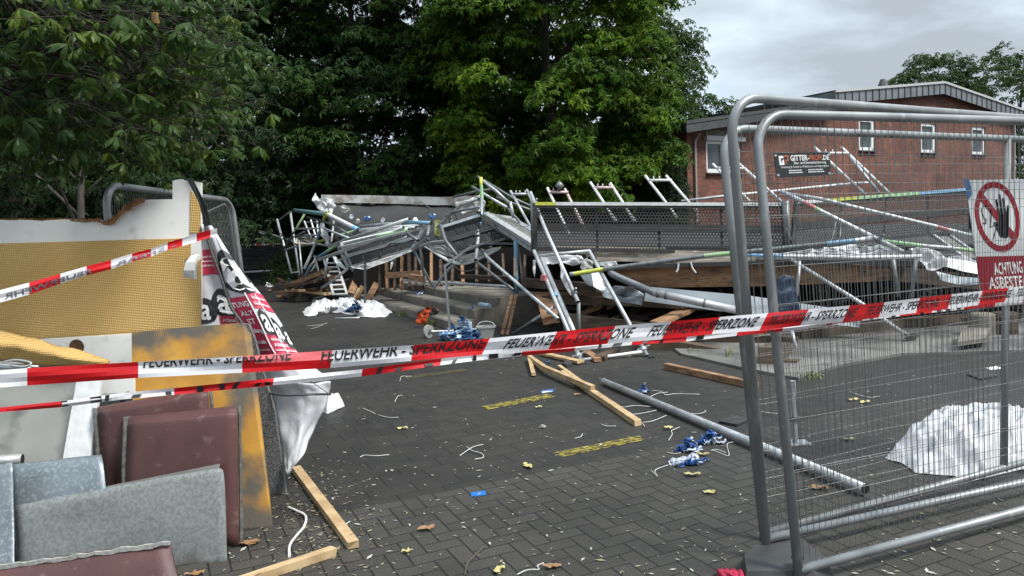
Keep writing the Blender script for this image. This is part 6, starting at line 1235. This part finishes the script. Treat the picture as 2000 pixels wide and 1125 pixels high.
# ---------------------------------------------------------------- small things
t = thing('jack_base', 'threaded steel jack standing upright on a round plate behind the fence', 'jack', G(1555, 866))
c = G(1553, 866); tp = P(1548, 745, c.y); tp.x += 0; mb = MB(); ax = V((tp.x-c.x, 0, tp.z)); smooth_tube(mb.tube([c, c+ax], .017, 10).make('spindle', galv, t))
mb = MB(); n = 46
for k in range(n): p = c+ax*((k+1)/n); mb.tube([p, p+ax.normalized()*.005], .021, 8)
mb.make('thread', alu, t); mb = MB(); p = c+ax*.37; mb.tube([p, p+V((0, 0, .03))], .034, 8); mb.beam(p+V((-.06, 0, .01)), p+V((.06, 0, .02)), .015, .015); mb.make('nut', galvd, t)
mb = MB(); mb.box(c+V((.02, 0, 0)), .15, .13, .008); mb.make('foot_plate', galv, t)
def ground_slab(name, label, pts, th, m, cat):
    return tag(MB().slab([G(u, v, th) for u, v in pts], th-.001).make(name, m), label, cat)
ground_slab('rubber_pad', 'black rubber pad lying left of the fence posts', [(1404, 822), (1436, 811), (1467, 816), (1439, 829)], .02, black, 'pad')
ground_slab('rubber_pad', 'flat black scrap on the paving below the middle fence post', [(1888, 730), (1925, 722), (1950, 733), (1915, 740)], .015, black, 'pad')
ground_slab('paper_scrap', 'white paper scrap right of the black scrap behind the fence', [(1924, 718), (1945, 715), (1960, 719), (1935, 722)], .006, whitep, 'scrap')
ground_slab('rubber_pad', 'small black block beside the broken batten', [(1098, 708), (1110, 703), (1118, 708), (1106, 713)], .04, black, 'pad')
ground_slab('paper_scrap', 'blue plastic scrap lying alone on the paving in front', [(919, 962), (948, 958), (950, 966), (921, 969)], .004, mat('scrap_blue', (.02, .16, .5), rough=.4), 'scrap')
ground_slab('paper_scrap', 'small blue and white scrap above the middle yellow stripe', [(1053, 764), (1080, 759), (1083, 763), (1060, 767)], .006, mulch, 'scrap')
crumple('work_glove', 'crumpled red work glove at the foot of the fence', [(1399, 1114), (1408, 1110), (1418, 1116), (1428, 1111), (1440, 1116), (1453, 1118), (1452, 1140), (1410, 1140)], lambda u, v, f_: G(u, v, .02+.05*(1-f_)), .02, mat('glove_red', (.45, .015, .06), (.3, .01, .04), 30, rough=.8), 'glove', fr=14, seed=3, sol=.006)
mb = MB()
for (u, v, u2, v2) in ((1404, 1116, 1420, 1136), (1418, 1114, 1430, 1136), (1432, 1114, 1440, 1136), (1446, 1116, 1450, 1136)): mb.tube(catm([G(u, v, .02), G((u+u2)/2, (v+v2)/2-2, .05), G(u2, v2, .04)], 3), .012, 8)
mb.make('fingers', MC['glove_red'], [x for x in bpy.data.objects if x.name.startswith('work_glove')][0], smooth=True)
# wheel, bucket, bottle
t = thing('caster_wheel', 'grey plastic wheel at the left end of the rag heap', 'wheel', G(836, 662)); c = G(837, 660, 0)+V((0, 0, .1)); ax = V((.8, -.6, 0)).normalized()
smooth_tube(MB().tube([c-ax*.025, c+ax*.025], .1, 20).make('tyre', mat('wheel_grey', (.3, .31, .3), (.22, .23, .22), 12), t)); MB().tube([c-ax*.035, c+ax*.04], .035, 12).make('hub', galvd, t); MB().tube([c, c+V((.35, .1, -.02)), c+V((.75, .05, .0))], .015, 6).make('axle', paint_w, t)
t = thing('bucket', 'white plastic crate like bucket right of the rag heap', 'bucket', G(952, 662)); cc = G(950, 660); mb = MB()
for r_, z, in ((.10, 0), (.135, .15), (.15, .16), (.15, .18), (.13, .18), (.12, .12), (.08, .02)): mb.v += [tuple(cc+V((r_*math.copysign(abs(math.cos(a*math.pi/10))**.6, math.cos(a*math.pi/10)), r_*.8*math.copysign(abs(math.sin(a*math.pi/10))**.6, math.sin(a*math.pi/10)), z))) for a in range(20)]
for k in range(6): mb.f += [(k*20+i, k*20+(i+1) % 20, (k+1)*20+(i+1) % 20, (k+1)*20+i) for i in range(20)]; mb.m += [0]*20
mb.make('body', mat('bucket_white', (.55, .54, .48), (.4, .39, .34), 9), t, smooth=False); MB().tube([cc+V((.13*math.cos(a), -.0, .18+.07*math.sin(a))) for a in [math.pi*k/8 for k in range(9)]], .008, 6).make('handle', paint_w, t)
t = thing('water_bottle', 'crushed clear blue bottle lying on the concrete step', 'bottle', P(947, 596, 12.2)); a = P(938, 594, 12.25); b_ = P(956, 598, 12.1)
smooth_tube(MB().tube([a, a.lerp(b_, .1), a.lerp(b_, .45), a.lerp(b_, .55), a.lerp(b_, 1)], .04, 12).make('body', mat('bottle_blue', (.25, .38, .5), (.5, .58, .65), 14, .45, .55, rough=.15), t)); MB().tube([a-(b_-a)*.16, a-(b_-a)*.02], .018, 8).make('cap', paint_w, t)
t = thing('stone', 'small stone lying on the paving left of the ladder', 'stone', G(590, 586)); mb = MB(); c = G(590, 587)
mb.add([c+V((x*.17, y*.14, z)) for x, y, z in ((-1, -.6, 0), (0, -1, 0), (1, -.5, 0), (1, .7, 0), (-.4, 1, 0), (-.5, -.3, .16), (.2, -.5, .2), (.6, .1, .17), (-.1, .4, .15))], [(0, 1, 6, 5), (1, 2, 7, 6), (2, 3, 7), (3, 4, 8, 7), (4, 0, 5, 8), (5, 6, 7, 8)]); mb.make('boulder', concrete, t)
# weeds at the steps
rsw = np.random.RandomState(3)
def weed(label, u, v, n=40, h=.12):
    c = G(u, v); mb = MB()
    for k in range(n):
        a = rsw.uniform(0, 6.28); q = rsw.uniform(0, .12); p = c+V((q*math.cos(a), q*math.sin(a), 0)); e = p+V((rsw.normal()*.05, rsw.normal()*.05, h*rsw.uniform(.5, 1.1))); s = V((.006, 0, 0)); m_ = p.lerp(e, .6)+V((rsw.normal()*.01, 0, .01))
        mb.add([p-s, p+s, m_+s, m_-s, e], [(0, 1, 2, 3), (3, 2, 4)])
    tag(mb.make('weed', mat('weed_green', (.07, .11, .02), (.13, .13, .03), 30)), label, 'weed')
weed('weed tuft growing at the foot of the steps behind the jacket', 787, 617); weed('weed tuft growing in front of the orange jacket', 842, 636); weed('weed tuft at the base of the rear step corner', 880, 634, 24, .08); weed('weed tuft beside the log block behind the fence', 1585, 738, 40, .06); weed('weed tuft growing on the paving below the ground beam', 1350, 690, 16, .06); weed('tall thin weed between the ground beams', 1425, 700, 6, .16)
# cords and cable ties on the paving
tie = mat('tie_white', (.68, .68, .64), (.55, .55, .52), 20, rough=.5)
def tiecord(label, pts, r=.0026, name='cable_tie', m=tie):
    c = catm([G(u, v, .006+.006*((i*7) % 3)) for i, (u, v) in enumerate(pts)], 5); tag(smooth_tube(MB().tube(c, r, 6).make(name, m)), label, 'cable tie' if name == 'cable_tie' else 'cable')
tiecord('thick white cable curling out from under the ochre board', [(562, 990), (580, 998), (597, 1008), (594, 1028), (580, 1045), (566, 1065), (565, 1088)], .0075, 'cable')
for lab, pts in (('white tie bent like a hook in the middle of the paving', [(898, 890), (912, 880), (926, 872), (944, 868)]), ('white tie curled across the hook shaped one', [(911, 872), (922, 880), (940, 885), (944, 893), (927, 897)]), ('thin pale tie left of the crossed ties', [(703, 893), (712, 889), (735, 890), (760, 888)]), ('white tie near the left yellow stripe end', [(708, 797), (718, 801), (733, 808)]), ('second white tie near the left paving', [(737, 810), (758, 815), (778, 815)]), ('curled white tie under the faint stripe', [(771, 785), (777, 774), (786, 772)]), ('angled white tie at the start of the faint yellow stripe', [(781, 744), (785, 735), (803, 735)]), ('white tie below the end of the long batten', [(1174, 828), (1184, 832), (1203, 832)]), ('small white tie left of the long stripe', [(1122, 856), (1134, 853), (1138, 847)]), ('white tie at the splintered batten tip', [(1246, 818), (1252, 824), (1259, 832)]), ('tie running from the batten tip to the pole, lower', [(1255, 825), (1275, 822), (1302, 811)]), ('tie running from the batten tip to the pole, upper', [(1233, 810), (1260, 806), (1282, 801)]), ('tie lying left of the pole, highest', [(1205, 791), (1218, 795), (1240, 792), (1272, 794)]), ('white tie beyond the pole near the fence', [(1337, 806), (1362, 808), (1378, 804), (1376, 801)]), ('long tie trailing right from the blue rag ball', [(1272, 762), (1293, 765), (1300, 771), (1320, 769), (1366, 770)]), ('tie looping under the blue rag ball', [(1270, 775), (1285, 768), (1304, 766)]), ('white tie beside the yellow leaf', [(1306, 860), (1313, 848), (1312, 841), (1328, 834)]), ('tie hooking out of the flat white rag', [(1272, 919), (1284, 930), (1280, 918), (1308, 907)]), ('tie left of the round rag bunch', [(1302, 883), (1315, 886), (1330, 884)]), ('looped tie right of the rag bunches', [(1390, 878), (1410, 886), (1424, 889), (1420, 868), (1432, 863)]), ('tie lying under the looped one', [(1388, 880), (1400, 878), (1418, 884)]), ('pale tie at the bottom of the picture', [(1010, 1122), (1030, 1113), (1052, 1112), (1050, 1105), (1062, 1099)]), ('pale tie beside the batten end', [(671, 1035), (676, 1024), (684, 1018)]), ('white stick far out in front of the tarpaulin', [(600, 637), (625, 634), (640, 631)]), ('white stick right of the far one', [(606, 642), (616, 640), (632, 634)]), ('pale stick lying behind the fence left of the slab', [(1660, 765), (1680, 772), (1700, 776), (1718, 774)]), ('tie lying between fence post and jack', [(1487, 804), (1500, 806), (1524, 808)])):
    tiecord(lab, pts)
tiecord('dry brown twig on the near paving', [(908, 1122), (912, 1102), (924, 1088), (946, 1067)], .0035, 'twig', mat('twig', (.1, .085, .05)))
for lab, pts in (('curved white strap hanging on the edge beam, left one', [(1325, 514), (1324, 525), (1321, 531)]), ('curved white strap hanging on the edge beam, right one', [(1349, 512), (1352, 523), (1359, 533)])):
    tag(MB().tube(catm([P(u, v, 9.95) for u, v in pts], 4), .012, 6).make('strap', paint_w), lab, 'strap')
# fallen leaves, the larger ones each a thing
ly = mat('leaf_yellow', (.5, .45, .2), (.42, .36, .14), 25, rough=.6, c3=(.25, .15, .05), s3=40, lo3=.6, hi3=.75); lb2 = mat('leaf_brown', (.3, .17, .08), (.2, .1, .04), 25, rough=.7)
def fallen(label, u, v, s, m, rot, seed):
    r_ = random.Random(seed); c = G(u, v, .012); mb = MB(); pr = [(1, 0), (.75, .32), (.55, .28), (.3, .5), (0, .38), (-.4, .42), (-.75, .22), (-1, 0), (-.7, -.25), (-.35, -.45), (0, -.36), (.35, -.5), (.6, -.25), (.8, -.28)]
    vs = [c+V((0, 0, .004))]+[c+V((s*(x*math.cos(rot)-y*math.sin(rot)), s*(x*math.sin(rot)+y*math.cos(rot)), .007*r_.uniform(-.5, 2.2))) for x, y in pr]
    mb.add(vs, [(0, i+1, (i+1) % 14+1) for i in range(14)]); tag(mb.make('fallen_leaf', m), label, 'leaf')
for k, (lab, u, v, s, m, rot) in enumerate((('pale yellow curled leaf in the centre of the near paving', 1031, 910, .055, ly, 2), ('oval yellow leaf left of centre on the paving', 786, 836, .045, ly, .1), ('tan leaf low on the near left paving', 832, 1032, .05, lb2, .3), ('yellow leaf at the picture bottom left of centre', 975, 1112, .045, ly, .9), ('brown curled leaf at the picture bottom', 1078, 1105, .05, lb2, .3), ('yellow leaf between pole and long stripe', 1304, 836, .045, ly, .2), ('ragged yellow leaf in front of the white rag', 1352, 926, .055, ly, -.2), ('slim yellow leaf by the fence left post', 1387, 960, .045, ly, -.1), ('yellow leaf under the rag bunches', 1373, 887, .045, ly, -.5), ('small yellow leaf above the near left corner', 795, 1076, .03, ly, .3), ('orange brown leaf behind the front fence post', 1598, 952, .06, lb2, -.2), ('brown leaf cluster under the ochre board', 486, 1060, .06, lb2, .2), ('yellow leaf behind the fence beside the jack', 1655, 857, .05, ly, -.2), ('pale leaf behind the fence by the slab', 1665, 780, .06, ly, 0), ('yellow leaf right of the middle stripe', 1052, 795, .035, ly, .4), ('brown leaf at the bottom left near the zinc sheet', 380, 1121, .05, lb2, .4), ('small tan leaf beside the middle battens', 1128, 770, .04, lb2, .1), ('tan leaf behind the fence left of tarpaulin', 1690, 785, .05, ly, .1))):
    fallen(lab, u, v, s, m, rot, k)
# tiny petals and crumbs
mb = MB(); rr_ = random.Random(77)
for k in range(1500):
    v = 600+525*rr_.random()**.9; u = rr_.uniform(-100, 2100)
    if v < 640 and rr_.random() < .6: continue
    if u < 720 and v > 900 and rr_.random() < .0: continue
    p = G(u, v, .004); 
    s = rr_.uniform(.004, .011)*(1.6 if rr_.random() < .1 else 1); a = rr_.uniform(0, 6.28); dx, dy = math.cos(a)*s*1.7, math.sin(a)*s*1.7; nx_, ny_ = -math.sin(a)*s*.6, math.cos(a)*s*.6
    mb.add([p+V((-dx, -dy, 0)), p+V((nx_, ny_, .002)), p+V((dx, dy, .004*rr_.random())), p+V((-nx_, -ny_, .001))], [(0, 1, 2, 3)], rr_.choice((0, 0, 1, 2)))
for k in range(700):
    u = rr_.gauss(600, 70); v = rr_.gauss(1010, 60)
    if v > 1150: continue
    p = G(u, v, .004); s = rr_.uniform(.004, .009); a = rr_.uniform(0, 6.28); dx, dy = math.cos(a)*s*2.2, math.sin(a)*s*2.2; nx_, ny_ = -math.sin(a)*s*.5, math.cos(a)*s*.5
    mb.add([p+V((-dx, -dy, 0)), p+V((nx_, ny_, .004)), p+V((dx, dy, .002)), p+V((-nx_, -ny_, .001))], [(0, 1, 2, 3)], rr_.choice((1, 1, 2, 3, 3)))
tag(mb.make('leaf_litter', [mat('petal', (.4, .39, .34)), mat('litter_tan', (.2, .17, .11)), mat('litter_yellow', (.26, .25, .14)), mat('litter_brown', (.09, .06, .035))]), 'scattered petals and leaf crumbs all over the paving', 'litter', kind='stuff')
# extra tubes that thicken the tangle, cables and scraps
stube('tube crossing the fan from the deck corner to the felt', [(690, 470, 16.6), (760, 449, 16.2), (812, 444, 15.7)], [Al], r=.03)
stube('thin tube lying low along the sagging decks', [(652, 512, 17.3), (700, 494, 16.6), (796, 462, 15.8)], [Gv], r=.024)
stube('thin tube hooked over the left end of the sagging decks', [(632, 446, 18), (660, 457, 17.4), (684, 466, 17)], [Gv], r=.026)
stube('grey tube under the teal rail running to the felt', [(600, 424, 20), (650, 438, 18.6), (682, 458, 17.4)], [Gd], r=.026)
stube('thin upright tube in front of the small beige deck', [(584, 470, 21.6), (590, 535, 21)], [Gv], r=.024)
stube('thin bent tube right of the extreme left uprights', [(556, 500, 23), (560, 470, 23), (596, 452, 22)], [Gd], r=.024)
stube('dark leaning tube between ladder and sagging decks', [(672, 488, 17), (690, 530, 16.8)], [Gd], r=.034)
stube('pale pipe stub standing below the sagging decks', [(640, 500, 18), (634, 540, 18)], [Gv], r=.03)
for k, (lab, pts) in enumerate((('cable hanging in a loop from the deck pair joint', [(1535, 445, 10.1), (1548, 470, 10.0), (1552, 440, 10.0)]), ('pale cord dangling behind the fence at the thick diagonal tube', [(1633, 430, 9.5), (1628, 455, 9.5), (1624, 472, 9.5)]), ('second pale cord dangling beside the first one', [(1642, 432, 9.5), (1641, 456, 9.5), (1637, 474, 9.5)]), ('dark cable draped over the felt roof', [(820, 393, 18.4), (860, 420, 17.0), (880, 440, 15.5)]), ('dark cable looping under the tilted deck', [(870, 500, 12.8), (905, 530, 12.9), (960, 512, 12.8)]))):
    tag(MB().tube(catm([P(*p) for p in pts], 5), .007 if k in (1, 2) else .011, 5).make('cable', paint_w if k in (1, 2) else Gd), lab, 'cable')
